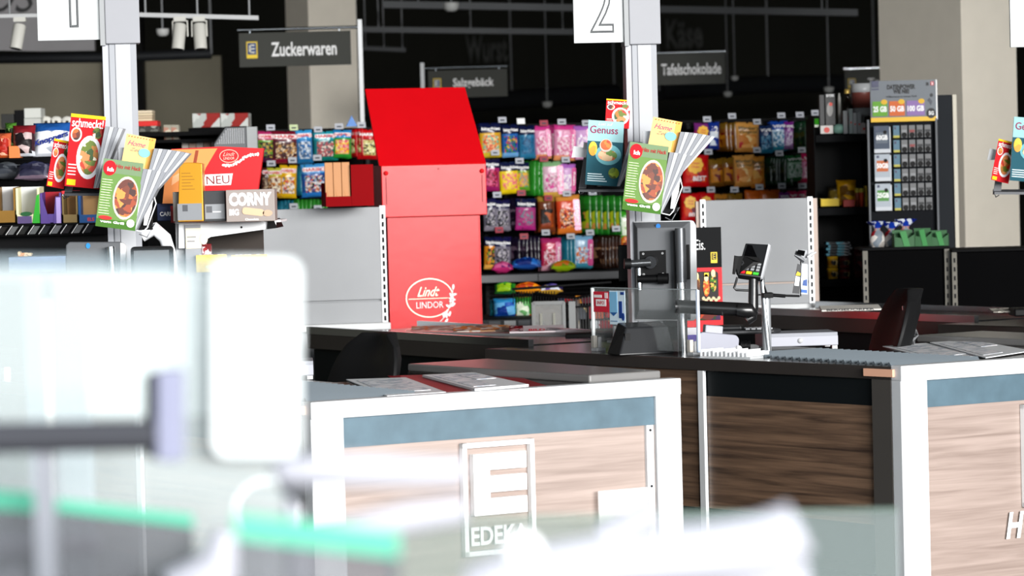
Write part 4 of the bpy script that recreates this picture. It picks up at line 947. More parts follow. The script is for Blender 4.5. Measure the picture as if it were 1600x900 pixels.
def monitor(D, dx, label, rz=-6):
    pf = PF(1037, 500, D); o = pf.o + dx
    r = thing('cash_monitor', label, 'monitor', o, rz, 'checkout monitors')
    X = lambda x, y: pf.xz(x, y)
    tl, tr, br, bl = X(990, 347), X(1088, 345), X(1090, 497), X(993, 497)
    MB().plate([X(1079, 344), X(1083, 345), X(1087, 352), X(1090, 496), X(1083, 501), X(1079, 501), X(992, 501), X(989, 346)][::-1], .0, .022, mat('#b9bbbd', .4)).build('front_bezel', r, .003)
    i_ = MB(); o4 = [X(989, 347), X(1079, 345), X(1080, 500), X(992, 500)]; n4 = [X(996, 356), X(1068, 355), X(1069, 484), X(999, 484)]
    i_.hexa([(x, 0, z) for x, z in o4], [(x, -.035, z) for x, z in n4], mat('#56585b', .5, 0, .3)); i_.build('back_shell', r, .003)
    MB().plate([X(1001, 392), X(1041, 390), X(1042, 432), X(1002, 434)][::-1], -.042, -.034, BLACK).build('mounting_plate', r, .001)
    b = MB()
    for (x, y) in ((1006, 396), (1036, 395), (1007, 428), (1037, 427)): b.lathe([(.004, -.0435), (.004, -.042), (.002, -.0445)], PW, (X(x, y)[0], 0, X(x, y)[1]), 8, 'y')
    b.build('bolt', r)
    t = MB().tube([(X(1020, 408)[0], -.04, X(1020, 408)[1]), (X(1018, 409)[0], -.075, X(1018, 409)[1])], .022, mat('#38393b', .3, .6), 18)
    t.tube([(X(1018, 409)[0], -.075, X(1018, 409)[1]), (X(986, 411)[0], -.085, X(986, 411)[1])], .013, mat('#4a4c4e', .25, .7), 16)
    t.tube([(X(988, 411)[0], -.09, X(988, 411)[1]), (X(978, 411)[0], -.095, X(978, 411)[1])], .019, BLACK, 16); t.build('swivel_arm', r)
    MB().tube([(X(1000, 418)[0], -.06, X(1000, 418)[1]), (X(1001, 452)[0], -.06, X(1001, 452)[1])], .011, CHROME, 14).build('short_post', r)
    MB().tube([(X(998, 435)[0], -.065, X(998, 435)[1]), (X(1045, 434)[0], -.07, X(1045, 434)[1])], .014, BLACK, 14).tube([(X(1030, 434)[0], -.07, X(1030, 434)[1]), (X(1046, 434)[0], -.072, X(1046, 434)[1])], .019, BLACK, 14).build('lower_arm', r)
    MB().box((X(1064, 400)[0], -.03, X(1064, 436)[1]), (X(1078, 400)[0], -.012, X(1064, 382)[1]), BLACK).build('port_cover', r, .002)
    p = X(1055, 0)[0]; zb = ZT - o.z
    MB().tube([(p, -.085, zb), (p, -.085, X(1052, 440)[1])], .0175, mat('#b9bcbf', .25, .9), 20).tube([(p, -.085, X(1052, 440)[1]), (p, -.085, X(1052, 356)[1])], [.019, .019], mat('#56585b', .3, .6), 20).build('pole', r)
    MB().box((X(1043, 0)[0], -.074, X(0 + 1043, 490)[1]), (X(1053, 0)[0], -.04, X(1046, 360)[1]), BLACK).build('cable_cover', r)
    MB().plate(ell(X(1029, 353)[0], X(1029, 353)[1], .008, .009, 16), -.034, -.03, mat('#1f6ab0', .4)).build('blue_badge', r)
    MB().lathe([(0, -.105), (.008, -.103), (.011, -.098)], PW, (X(1068, 398)[0], .07, X(1068, 398)[1]), 12, 'y').build('knob', r)
    return r
monitor(11.35, Vector(), 'grey checkout monitor seen from behind on its pole, right counter')
pf = PF(972, 440, 11.55)
r = thing('customer_display', 'small flat black panel fixed at left of the centre checkout monitor', 'display', (pf.o.x, pf.o.y, ZT), -6)
z0, z1 = pf.o.z - ZT, pf.o.z - ZT + 57 * pf.k
MB().box((-.012, 0, z0), (.042, .02, z1), BLACK).build('housing', r, .003)
MB().tube([(.02, .01, 0), (.02, .01, z0 + .01)], .009, DARK, 10).build('stand', r)

def terminal():
    D = 11.0; pf = PF(1172, 478, D); X = pf.p; p0 = pf.o
    r = thing('card_terminal', 'card payment terminal with coloured keys on thick black arm', 'card terminal', p0, 0)
    BM = mat('#141415', .28, 0, .6)
    MB().tube([X(1056, 480, .05), X(1064, 480, .05), X(1168, 484, 0)], .0235, BM, 24).build('horizontal_arm', r)
    MB().tube([X(1061, 480, .049), X(1063, 480, .049)], .0255, mat('#2a2a2b', .3), 24).tube([X(1128, 483, .02), X(1130, 483, .02)], .0245, mat('#3a3a3b', .3), 24).build('arm_collar', r)
    MB().tube([X(1166, 500, 0), X(1174, 495, 0), X(1177, 480, 0), X(1177, 435, 0), X(1176, 425, 0)], [.02, .021, .018, .016, .016], BM, 18).build('upright_arm', r)
    MB().tube([X(1153, 484, -.002), X(1172, 486, -.012), X(1176, 490, 0)], [.024, .026, .02], BM, 18).build('elbow_joint', r)
    zb = ZT - p0.z
    MB().tube([(X(1188, 0)[0], .03, zb), X(1188, 400, .03)], .009, mat('#b8bcc0', .25, .8), 12).tube([(X(1186, 0)[0], .04, zb), (X(1186, 0)[0], .04, X(1186, 462)[2])], .016, mat('#b8bcc0', .3, .6), 14).build('steel_pole', r)
    MB().box((X(1180, 0)[0], -.01, X(1180, 466)[2]), (X(1196, 0)[0], .05, X(1180, 458)[2]), BLACK).build('clamp', r, .002)
    # housing: tilted slab
    W = mat('#1b1c1e', .35)
    a0 = [X(1149, 428, -.03), X(1187, 433, -.03), X(1203, 382, .05), X(1166, 380, .05)]
    a1 = [(x + .010, y + .03, z - .018) for x, y, z in a0]
    MB().hexa(a0, a1, W).build('housing', r, .004)
    MB().hexa([X(1187, 433, -.032), X(1190, 434, -.02), X(1206, 384, .055), X(1202, 381, .045)], [X(1188, 438, -.01), X(1192, 436, -.005), X(1207, 391, .07), X(1204, 386, .07)], mat('#b4b6ba', .35)).build('side_trim', r)
    e0 = Vector(a0[0]); ex = Vector(a0[1]) - e0; ey = Vector(a0[3]) - e0; nrm = ex.cross(ey).normalized()
    def onface(u0, v0, u1, v1, m_, nm, h=.0025, par=None):
        q = [e0 + ex * a_ + ey * b_ for a_, b_ in ((u0, v0), (u1, v0), (u1, v1), (u0, v1))]
        return MB().hexa([p - nrm * .001 for p in q], [p + nrm * h for p in q], m_).build(nm, r)
    onface(.1, .52, .92, .95, mat('#050506', .15), 'display_glass', .001)
    for i, c in enumerate(('#d8202a', '#e8c21c', '#3fae3a')): onface(.10 + i * .28, .05, .33 + i * .28, .12, mat(c, .4), ('red', 'yellow', 'green')[i] + '_key', .004)
    for j in range(3):
        for i in range(3): onface(.30 + i * .22, .17 + j * .09, .44 + i * .22, .225 + j * .09, mat('#8f9193', .4), 'number_key', .004)
    # privacy hood at left
    MB().hexa([X(1145, 400, -.05), X(1160, 399, -.05), X(1185, 402, -.02), X(1188, 410, -.02)], [X(1149, 428, -.04), X(1152, 430, -.045), X(1157, 424, -.04), X(1160, 412, -.03)], BLACK).build('privacy_hood', r)
    MB().plate([(x, z) for x, y, z in (X(1144, 428), X(1147, 428), X(1153, 400), X(1147, 399))], -.05, -.0, BLACK).build('hood_side', r)
    MB().tube([X(1153, 408, -.04), X(1158, 406, -.045), X(1160, 410, -.045), X(1152, 418, -.04)], .004, DGREY, 8).build('hook', r)
    MB().tube([X(1152, 433, 0), X(1147, 450, 0), X(1150, 453, 0), X(1172, 454, 0)], .004, BM, 8).tube([X(1184, 436, 0), X(1183, 446, 0), X(1178, 454, 0)], .004, BM, 8).build('wire_loop', r)
    MB().tube([X(1188, 420, .03), X(1192, 440, .03), X(1199, 460, .02), X(1215, 462, .02), X(1250, 463, .03)], .004, BLACK, 8).tube([X(1202, 461, .02), X(1228, 463, .02)], .006, BLACK, 8).build('cable', r)
    return r
terminal()
# small grey scanner box with hanging cards, at the end of the thin arm
pf = PF(1250, 463, 11.1); X = pf.p
r = thing('card_holder', 'small tilted grey holder with dark and pale blue cards before rack back', 'card holder', pf.o, 0)
MB().hexa([X(1240, 398, -.02), X(1256, 408, -.03), X(1259, 405, .03), X(1245, 390, .03)], [X(1241, 400, .0), X(1254, 411, .0), X(1264, 403, .04), X(1262, 391, .04)], mat('#a2a4a8', .4)).hexa([X(1243, 396, -.03), X(1255, 399, -.03), X(1258, 392, .0), X(1247, 390, .0)], [X(1243, 397, -.02), X(1255, 400, -.02), X(1258, 393, .01), X(1247, 391, .01)], BLACK).build('scanner_head', r)
MB().tube([X(1262, 402, .02), X(1268, 398, .02), X(1276, 394, .02)], [.004, .007, .003], PW, 10).build('white_lever', r)
MB().plate([(x, z) for x, y, z in (X(1238, 458), X(1249, 459), X(1252, 414), X(1246, 412))], 0, .004, mat('#2c2d30', .4)).plate([(x, z) for x, y, z in (X(1241, 446), X(1248, 447), X(1250, 433), X(1243, 431))], -.002, 0, mat('#d8dce0', .4)).plate([(x, z) for x, y, z in (X(1243, 430), X(1250, 431), X(1251, 427), X(1246, 424))], -.002, 0, mat('#e0b81c', .4)).build('dark_card', r)
MB().plate([(x, z) for x, y, z in (X(1250, 459), X(1262, 460), X(1262, 413), X(1253, 412))], 0, .004, mat('#d8e4f0', .4)).plate([(x, z) for x, y, z in (X(1252, 457), X(1261, 458), X(1261, 453), X(1252, 452))], -.002, 0, mat('#2a5aa8', .4)).plate([(x, z) for x, y, z in (X(1254, 446), X(1261, 447), X(1261, 436), X(1255, 438))], -.002, 0, mat('#2a4a88', .4)).build('blue_card', r)
MB().tube([X(1186, 461, .03), X(1250, 463, .01)], .003, DARK, 6).tube([X(1251, 463, .0), X(1251, 408, .005)], .002, DARK, 6).build('thin_arm', r)
# cash drawer / keyboard tray
def tray(off, label):
    c = [G(1172, 553, ZT), G(1297, 551, ZT)]; pf = PF(1235, 550, 11.15); X = pf.p
    o = pf.o + off; r = thing('cash_till', label, 'cash drawer', (o.x, o.y, ZT), 4, 'cash drawers')
    dz = ZT - pf.o.z
    x0, x1 = X(1178, 0)[0], X(1296, 0)[0]; zt = 21 * pf.k + .012
    MB().box((x0, 0, .012), (x1, .19, zt), mat('#85878e', .45)).build('housing', r, .002)
    MB().box((x0, -.006, .014), (x1, 0, zt - .012), mat('#9a9ba4', .45)).build('front_plate', r, .001)
    MB().lathe([(0, -.012), (.009, -.010), (.009, -.005)], PW, (x0 + .13, 0, .032), 14, 'y').build('lock', r)
    for x in (x0 + .01, x1 - .02): MB().box((x, -.002, 0), (x + .018, .02, .012), PW).build('foot', r); MB().box((x, .15, 0), (x + .018, .17, .012), PW).build('foot', r)
    return r
tray(Vector(), 'light grey flat cash drawer on the right counter before the chair')
tray(-OFF * 1.0 + Vector((.02, 0, 0)), 'light grey flat cash drawer on the centre counter left of chair')
pf = PF(1170, 515, 11.1); X = pf.p
r = thing('key_pad', 'dark desk keypad with handset shape lying on the cash drawer', 'keypad', (pf.o.x, pf.o.y + .03, ZT + 21 * pf.k + .014), 6)
MB().prism([(-.11, 0), (.09, -.01), (.125, .04), (.11, .13), (-.05, .15), (-.12, .08)], 0, .014, mat('#2e2f31', .4)).build('base', r, .006, 3)
MB().prism([(-.10, .02), (-.02, .01), (.0, .06), (-.06, .12), (-.11, .08)], .014, .03, mat('#1d1e20', .35)).build('raised_head', r, .006, 3)
kb = MB()
for i in range(5):
    for j in range(3): kb.box((-.005 + i * .02, .02 + j * .03, .014), (.010 + i * .02, .042 + j * .03, .019), mat('#8a8c90', .4))
kb.build('keys', r)
# white scanner / printer unit
pf = PF(1120, 550, 10.95)
r = thing('receipt_printer', 'pale tilted printer lid unit behind the right edge of clear screen', 'printer', (pf.o.x, pf.o.y, ZT), 5)
k = pf.k
P = rrect(-33 * k, .006, 33 * k, .075, .02)
MB().plate(P, 0, .03, mat('#8c8d98', .45), Matrix.Rotation(.12, 4, 'Y')).build('lid', r, .004, 3)
MB().box((-20 * k, .02, .03), (8 * k, .08, .1), mat('#9a9ba2', .45), Matrix.Rotation(.1, 4, 'Y')).build('rear_block', r, .004)
MB().tube([(34 * k, .0, .018), (34 * k, .05, .018)], .014, PW, 14).build('paper_roll', r)
cc = MB(); cp = []
for i in range(60):
    t = i / 59; cp.append(((38 + 16 * t) * k, .02 + .012 * math.sin(i * 1.3), .028 + .022 * math.cos(i * 1.3) * (1 - .3 * t)))
cc.tube(cp, .0022, BLACK, 6); cc.build('coiled_cable', r)
a_ = G(1094, 559, ZT); b_ = G(1172, 561, ZT)
r = thing('coin_tray', 'clear ridged plastic coin tray at the edge of the right counter', 'coin tray', a_, math.degrees(math.atan2((b_ - a_).y, (b_ - a_).x)))
L = (b_ - a_).length
MB().box((0, 0, 0), (L, .12, .006), veil('#eef2f4', .5, .1)).build('base', r)
rb = MB()
for i in range(12): rb.box((L * i / 12, 0, .006), (L * i / 12 + .004, .12, .022 + .006 * (i % 3 == 0)), veil('#f4f6f8', .6, .1))
rb.build('ribs', r)
a_ = G(1172, 556, ZT); b_ = G(1316, 550, ZT)
o = MB().hexa([a_, b_, b_ + Vector((0, .02, 0)), a_ + Vector((0, .02, 0))], [p + Vector((0, 0, .008)) for p in (a_, b_, b_ + Vector((0, .02, 0)), a_ + Vector((0, .02, 0)))], PW).build('white_ruler')
tag(o, 'long thin white strip lying on right counter below the cash drawer', 'strip')
# scale plate, papers and small boxes behind the screen
pf = PF(1005, 552, 11.1)
r = thing('scanner_scale', 'black glossy scanner scale behind the clear screen on right counter', 'scanner', (pf.o.x, pf.o.y, ZT), 20)
k = pf.k
MB().hexa([(-.09, 0, 0), (.12, 0, 0), (.12, .12, 0), (-.09, .12, 0)], [(-.05, .03, .095), (.11, .03, .095), (.11, .11, .11), (-.05, .11, .11)], mat('#242527', .25)).build('housing', r, .006, 3)
MB().box((-.06, .015, .05), (-.04, .028, .075), BLACK).build('sensor', r)
def cardbox(px0, py0, px1, py1, D, m_, label, cat='box', d=.03, stripe=None):
    pf = PF((px0 + px1) / 2, py1, D); k = pf.k; w_ = (px1 - px0) * k / 2; h_ = (py1 - py0) * k
    o = MB().box((-w_, 0, 0), (w_, d, h_), m_)
    if stripe: o.box((-w_ * .9, -.001, h_ * .2), (w_ * .9, 0, h_ * .6), stripe)
    o = o.build('small_box', None, .001); o.location = pf.o; tag(o, label, cat); return o
def cb_on(px0, py0, px1, py1, label, m_, stripe=None, cat='box', D=None):
    g = G((px0 + px1) / 2, py1, ZT); D = D or g.y; return cardbox(px0, py0, px1, py1, D, m_, label, cat, stripe=stripe)
cb_on(1066, 512, 1090, 540, 'white and violet card box behind screen beside the printer', mat('#e4e4ec', .5), mat('#5a4aa8', .5))
cb_on(1002, 478, 1030, 540, 'white upright paper sheet behind the blue notice', mat('#f0f0f0', .6), None, 'paper', 11.85)
# ice cream poster
pf = PF(1130, 505, 12.6); X = pf.xz
r = thing('ice_cream_poster', 'black and red ice cream poster reading Eis behind the monitor', 'poster', (pf.o.x, pf.o.y, 0), 0)
z = pf.o.z; k = pf.k
def zP(py): return 1.5 + (HZ - (py + ROLL * (1110 - 800))) * k
w0 = -68 * k
MB().box((w0, 0, zP(418)), (0, .006, zP(355)), mat('#0c0d0f', .6, 0, .1)).build('black_board', r)
MB().box((w0, 0, zP(560)), (0, .006, zP(418)), mat('#d01822', .5)).build('red_board', r)
MB().plate(rrect(w0, zP(470), -6 * k, zP(424), .012), -.002, 0, mat('#1a0f0c', .5)).build('dark_field', r)
MB().box((w0, .0, 0), (0, .02, .06), DARK).box((w0 + .02, .006, 0), (w0 + .04, .012, zP(420)), DARK).box((-.04, .006, 0), (-.02, .012, zP(420)), DARK).build('stand', r)
text('Eis.', 15 * k, 16 * k, mat('#eeeeee', .5), r, (-33 * k, -.002, zP(382)), bold=.0)
g = MB().box((-17 * k, -.002, zP(411)), (-7 * k, -.001, zP(394)), SGB).box((-15.5 * k, -.003, zP(406)), (-8.5 * k, -.002, zP(395.5)), mat('#111111', .5))
for q in range(3): g.box((-14 * k, -.004, zP(405 - q * 3.6)), (-10 * k, -.003, zP(404 - q * 3.6)), SGB)
g.box((-14 * k, -.004, zP(405)), (-13 * k, -.003, zP(396)), SGB); g.build('logo', r)
for (x, y, c1, c2_) in ((-25, 448, '#e0762a', '#c85a1c'), (-14, 441, '#6a9a2a', '#4a2a14'), (-40, 445, '#8a5a30', '#6a4424')):
    MB().plate(ell(x * k, zP(y), 5 * k, 15 * k, 24), -.006, -.002, candy([c1, c2_, c1, '#e8c070'], 120)).plate(ell(x * k, zP(y - 14), 3.4 * k, 6 * k, 14), -.008, -.003, mat('#e8cfa0', .5)).build('ice_lolly_print', r)
MB().box((-28 * k, -.008, zP(432)), (-21 * k, -.006, zP(426)), SGB).build('yellow_label', r)
n_ = MB()
for i in range(7): n_.plate(ell((-30 + i * 4) * k, zP(466 + (i % 2) * 3), 2.4 * k, 3 * k, 8, i), -.005, -.002, mat('#d8c098', .5))
n_.build('nut_print', r)
MB().box((w0, -.006, zP(500)), (-4 * k, 0, zP(472)), candy(['#5a2a6a', '#c8602a', '#3a5a2a', '#8a3a2a', '#1a1210'], 25)).build('lower_print', r)
# newspapers on the far strip of the second counter and on the third
def paper_strip(q, D, label, m_, th=.006, group=None):
    pf = PF(q[0], q[1], D)
    a_, b_ = U(q[0], q[1], D), U(q[2], q[3], D); d = b_ - a_; d.z = 0
    r = thing('newspaper', label, 'newspaper', a_, math.degrees(math.atan2(d.y, d.x)), group); L = d.length
    hh = q[4] * D / F
    MB().hexa([(0, 0, 0), (L, 0, 0), (L, .12, hh), (0, .12, hh)], [(0, 0, th), (L, 0, th), (L, .12, hh + th), (0, .12, hh + th)], m_).build('pages', r, .001)
    return r, L, hh
zc = G(760, 521, .9)
r, L, hh = paper_strip((642, 519, 712, 520, 5), 13.1, 'folded newspaper at the left end of the counter paper strip', candy(['#d8d4cc', '#c8b8a8', '#a8a098', '#d89a5a'], 40))
r, L, hh = paper_strip((708, 520, 798, 522, 6), 12.9, 'orange-tinted newspaper in the middle of the counter paper strip', candy(['#d8d4cc', '#d89a4a', '#c8a888', '#8a8078', '#e0dcd4'], 40))
r, L, hh = paper_strip((796, 521, 882, 524, 7), 12.7, 'pale newspaper with red headline at right of the paper strip', mat('#d8ccd0', .6))
MB().hexa([(.0, -.001, .008), (L * .25, -.001, .008), (L * .25, .1, hh + .006), (.0, .1, hh + .006)], [(.0, -.001, .009), (L * .25, -.001, .009), (L * .25, .1, hh + .008), (.0, .1, hh + .008)], candy(['#b03040', '#d8c0c4', '#5a2a30'], 60)).build('print', r)
text('BILD', L * .3, .012, mat('#b02a38', .5), r, (L * .5, .0, .012), rot=(-.9, 0, 0), bold=.03); text('Zeitung', L * .3, .010, mat('#4a3a3e', .5), r, (L * .8, .0, .012), rot=(-.9, 0, 0), bold=.02)
a_, b_ = U(634, 523, 13.0), U(890, 528, 12.5)
o = MB().hexa([a_, b_, b_ + Vector((0, .16, 0)), a_ + Vector((0, .16, 0))], [p + Vector((0, 0, .012)) for p in (a_, b_, b_ + Vector((0, .16, 0)), a_ + Vector((0, .16, 0)))], mat('#8f9193', .35, .3)).build('metal_ledge'); tag(o, 'narrow metal ledge under the newspapers on the rear counter edge', 'ledge')
o = MB().box((0, 0, 0), (.17, .1, .035), BLACK).build('belt_motor_cover', None, .004); o.location = U(884, 536, 12.4); tag(o, 'black box at right end of the newspaper strip', 'cover')
r, L, hh = paper_strip((1284, 487, 1378, 486, 5), 12.9, 'newspaper with black headline lying on the rear counter', mat('#d8d4cc', .6))
text('BERGEDORFER', L * .8, .009, mat('#2a2a2a', .5), r, (L * .48, -.001, .006), bold=.04)
r, L, hh = paper_strip((1552, 489, 1584, 490, 3), 12.2, 'small printed leaflet near right edge of the rear counter', candy(['#c8c4bc', '#8a8680', '#d8d4cc'], 60))
o = MB().box((0, 0, 0), (.25, .15, .03), BLACK).build('black_device', None, .006); o.location = U(1585, 495, 12.1); tag(o, 'low black device at right edge of the rear counter', 'device')
# ================================================================ goods behind the counter, middle
D = 15.6
flatpack('wipes_pack', 770, 466, 808, 496, D, (foil('#3a9ad0'), foil('#6ab4e0'), candy(['#e8f0f8', '#3a7ac8', '#8ac4e8', '#1f5aa8'], 18), foil('#2a6ab8')), 'light blue pack standing low right of the red display', 'pack', rz=5)
flatpack('wipes_pack', 764, 468, 778, 497, D + .05, (foil('#2a7a90'), foil('#5aa8c0'), foil('#2a8a9a'), foil('#2a6ab8')), 'teal pack squeezed between red display and light blue pack', 'pack')
flatpack('snack_bag', 803, 464, 830, 497, D, (foil('#3a8a3a'), foil('#4a9a48'), candy(['#c8e0c8', '#2a7a2a', '#8ac088', '#e8f0e0'], 30), foil('#c8702a')), 'green and white snack bag right of the light blue pack', 'snack bag')
flatpack('snack_bag', 772, 444, 806, 462, D, (foil('#3a9a38'), foil('#2a8a2a'), candy(['#d8c83a', '#2a8a2a', '#a8c83a'], 30), foil('#2a6a2a')), 'green and yellow bag lying under the candy wall shelf', 'snack bag', lean=-.7)
flatpack('snack_bag', 802, 447, 845, 458, D + .1, (foil('#e0801c'), foil('#e8901c'), candy(['#e8901c', '#f0b02a', '#c8601c'], 30), foil('#e8a02a')), 'orange bag lying under the candy wall shelf', 'snack bag', lean=-.9)
flatpack('snack_bag', 840, 449, 880, 460, D + .15, (foil('#2a2a6a'), foil('#38306a'), candy(['#e8c83a', '#38306a', '#d8dce8', '#8a7ab8'], 40), foil('#c8a030')), 'violet bag with yellow print lying under the shelf', 'snack bag', lean=-.9)
# loose bags on the shelf board
flatpack('candy_bag', 798, 408, 846, 424, 16.75, (foil('#2a6ab8'), foil('#3a8ad0'), candy(['#2a6ac0', '#4a9ae0', '#1f4a98'], 30), foil('#2a5aa8')), 'crumpled blue bag lying flat on the candy wall shelf', 'candy bag', lean=-1.0)
flatpack('candy_bag', 768, 416, 802, 427, 16.7, (foil('#d8408a'), foil('#c83a80'), candy(['#d8408a', '#8a3a8a', '#e080b0'], 30), foil('#c83a80')), 'pink bag lying flat at the left end of shelf', 'candy bag', lean=-1.1)
flatpack('candy_bag', 860, 414, 900, 424, 16.7, (foil('#a8c81c'), foil('#c8d820'), candy(['#c8d820', '#8aa81c', '#e0902a'], 30), foil('#a8c81c')), 'lime yellow bag lying flat near the middle of shelf', 'candy bag', lean=-1.1)
# bargain bin: wire frame with goods
pf = PF(900, 525, 14.3); X = pf.p; WB = mat('#0f0f10', .4)
r = thing('wire_bin', 'black wire bin full of small packets right of the framed box', 'wire bin', (pf.o.x, pf.o.y, 0), 0)
zq = pf.o.z
def Z(p): return (p[0], p[1], p[2] + zq)
xs0, xs1 = 866, 992
wm = MB(); wm.tube([Z(X(835, 462, .25)), Z(X(900, 466, .0)), Z(X(992, 447, -.05))], .007, WB, 8); wm.tube([Z(X(872, 482, -.02)), Z(X(992, 470, -.07))], .004, WB, 8)
wm.tube([Z(X(800, 458, .5)), Z(X(960, 446, .45))], .006, WB, 8); wm.build('rim', r)
wm = MB()
for i in range(26):
    px = 872 + i * 4.7; wm.tube([Z(X(px, 466 - (px - 900) * .2 if px > 900 else 466, -.02)), (X(px, 470)[0], -.02, .25)], .0022, mat('#3a3b3c', .4), 5, False)
wm.build('front_mesh', r); wm = MB()
for i in range(16):
    px = 802 + i * 4.4; wm.tube([Z(X(px, 460, .4)), Z(X(px, 480, .38))], .0022, WB, 5, False)
wm.build('rear_mesh', r)
for x in (872, 992): MB().tube([Z(X(x, 480)), (X(x, 480)[0], 0, 0)], .008, mat('#a8aaac', .3, .5), 8).build('leg', r)
MB().box((X(866, 0)[0], 0, .25), (X(992, 0)[0], .45, .27), WB).box((X(866, 0)[0], .43, .25), (X(992, 0)[0], .45, zq + .11), mat('#1a1a1b', .6)).build('bin_floor', r)
nm = 0
cols = ['#c8304a', '#8a2a4a', '#d8dce0', '#2a3a6a', '#d8a030', '#7a7e84', '#c87048', '#3a3a44', '#e8e4e0', '#a83048']
names = ['crimson', 'dark red', 'white', 'navy', 'golden', 'grey', 'copper', 'charcoal', 'cream', 'ruby']
slots = [(885, 470, 26, 12), (912, 468, 26, 12), (940, 466, 24, 12), (966, 464, 22, 12), (880, 492, 24, 18), (905, 490, 24, 18), (932, 488, 24, 20), (958, 486, 24, 20), (890, 508, 30, 12), (940, 507, 34, 12)]
for i, (px, py, w_, h_) in enumerate(slots):
    o = stuffbox('small_packet', px - w_ / 2, py - h_ / 2, px + w_ / 2, py + h_ / 2, 14.42 + .02 * (i % 2), .04, candy([cols[i], cols[(i + 3) % 10], cols[i], '#d8c8a0'], 30), names[i] + ' packet in the wire bin, ' + ('upper', 'middle', 'lower')[0 if py < 475 else 1 if py < 500 else 2] + ' layer', 'packet', 'packets in the wire bin', rz=random.uniform(-8, 8))
# framed display box
pf = PF(858, 525, 14.25); k = pf.k; r = thing('glass_cube_display', 'pale framed clear box with brown contents standing left of wire bin', 'display box', (pf.o.x, pf.o.y, 0), -6)
zt = 1.5 + (HZ - (472 + ROLL * 58)) * k
fr = MB(); m_ = mat('#8f9191', .45); w_ = 24 * k
for x in (-w_, w_): fr.box((x - .007, 0, .1), (x + .007, .02, zt), m_)
fr.box((-w_, 0, zt - .012), (w_, .02, zt + .004), m_); fr.box((w_ + .02, .02, .1), (w_ + .05, .3, zt), m_); fr.build('frame', r, .001)
MB().box((-w_, .02, .1), (w_, .25, zt - .01), candy(['#5a4a3a', '#8a8078', '#3a2a20', '#b8b0a0', '#6a5a48'], 14)).build('contents', r)
MB().box((-w_, .004, .1), (w_, .008, zt), veil('#d8dad8', .25, .1)).build('front_pane', r)
for x in (-.5, .35): MB().box((w_ * x - .005, .0, .1), (w_ * x + .005, .004, zt - .05), mat('#9a9a90', .4)).build('reflecting_bar', r)
MB().box((-w_, 0, 0), (w_, .3, .1), DARK).build('base', r)
# low shelf with grey price strip
pf = PF(800, 505, 15.3); k = pf.k; r = thing('low_shelf', 'low dark shelf edge with grey price strip right of red display', 'shelf', (pf.o.x, pf.o.y, 0), 0)
zl = pf.o.z
MB().box((-45 * k, 0, zl + 6 * k), (35 * k, .5, zl + 8 * k), DARK).box((-45 * k, -.01, zl - 6 * k), (35 * k, .0, zl + 6 * k), mat('#3a3c3e', .4)).box((-45 * k, .4, 0), (35 * k, .42, zl), DARK).build('shelf_board', r)
for i, x in enumerate((-36, -12, 10)): MB().box((x * k, -.014, zl - 4 * k), ((x + 18) * k, -.01, zl + 4 * k), mat('#6a6e72' if i != 1 else '#c8ccce', .4)).build('price_card', r)
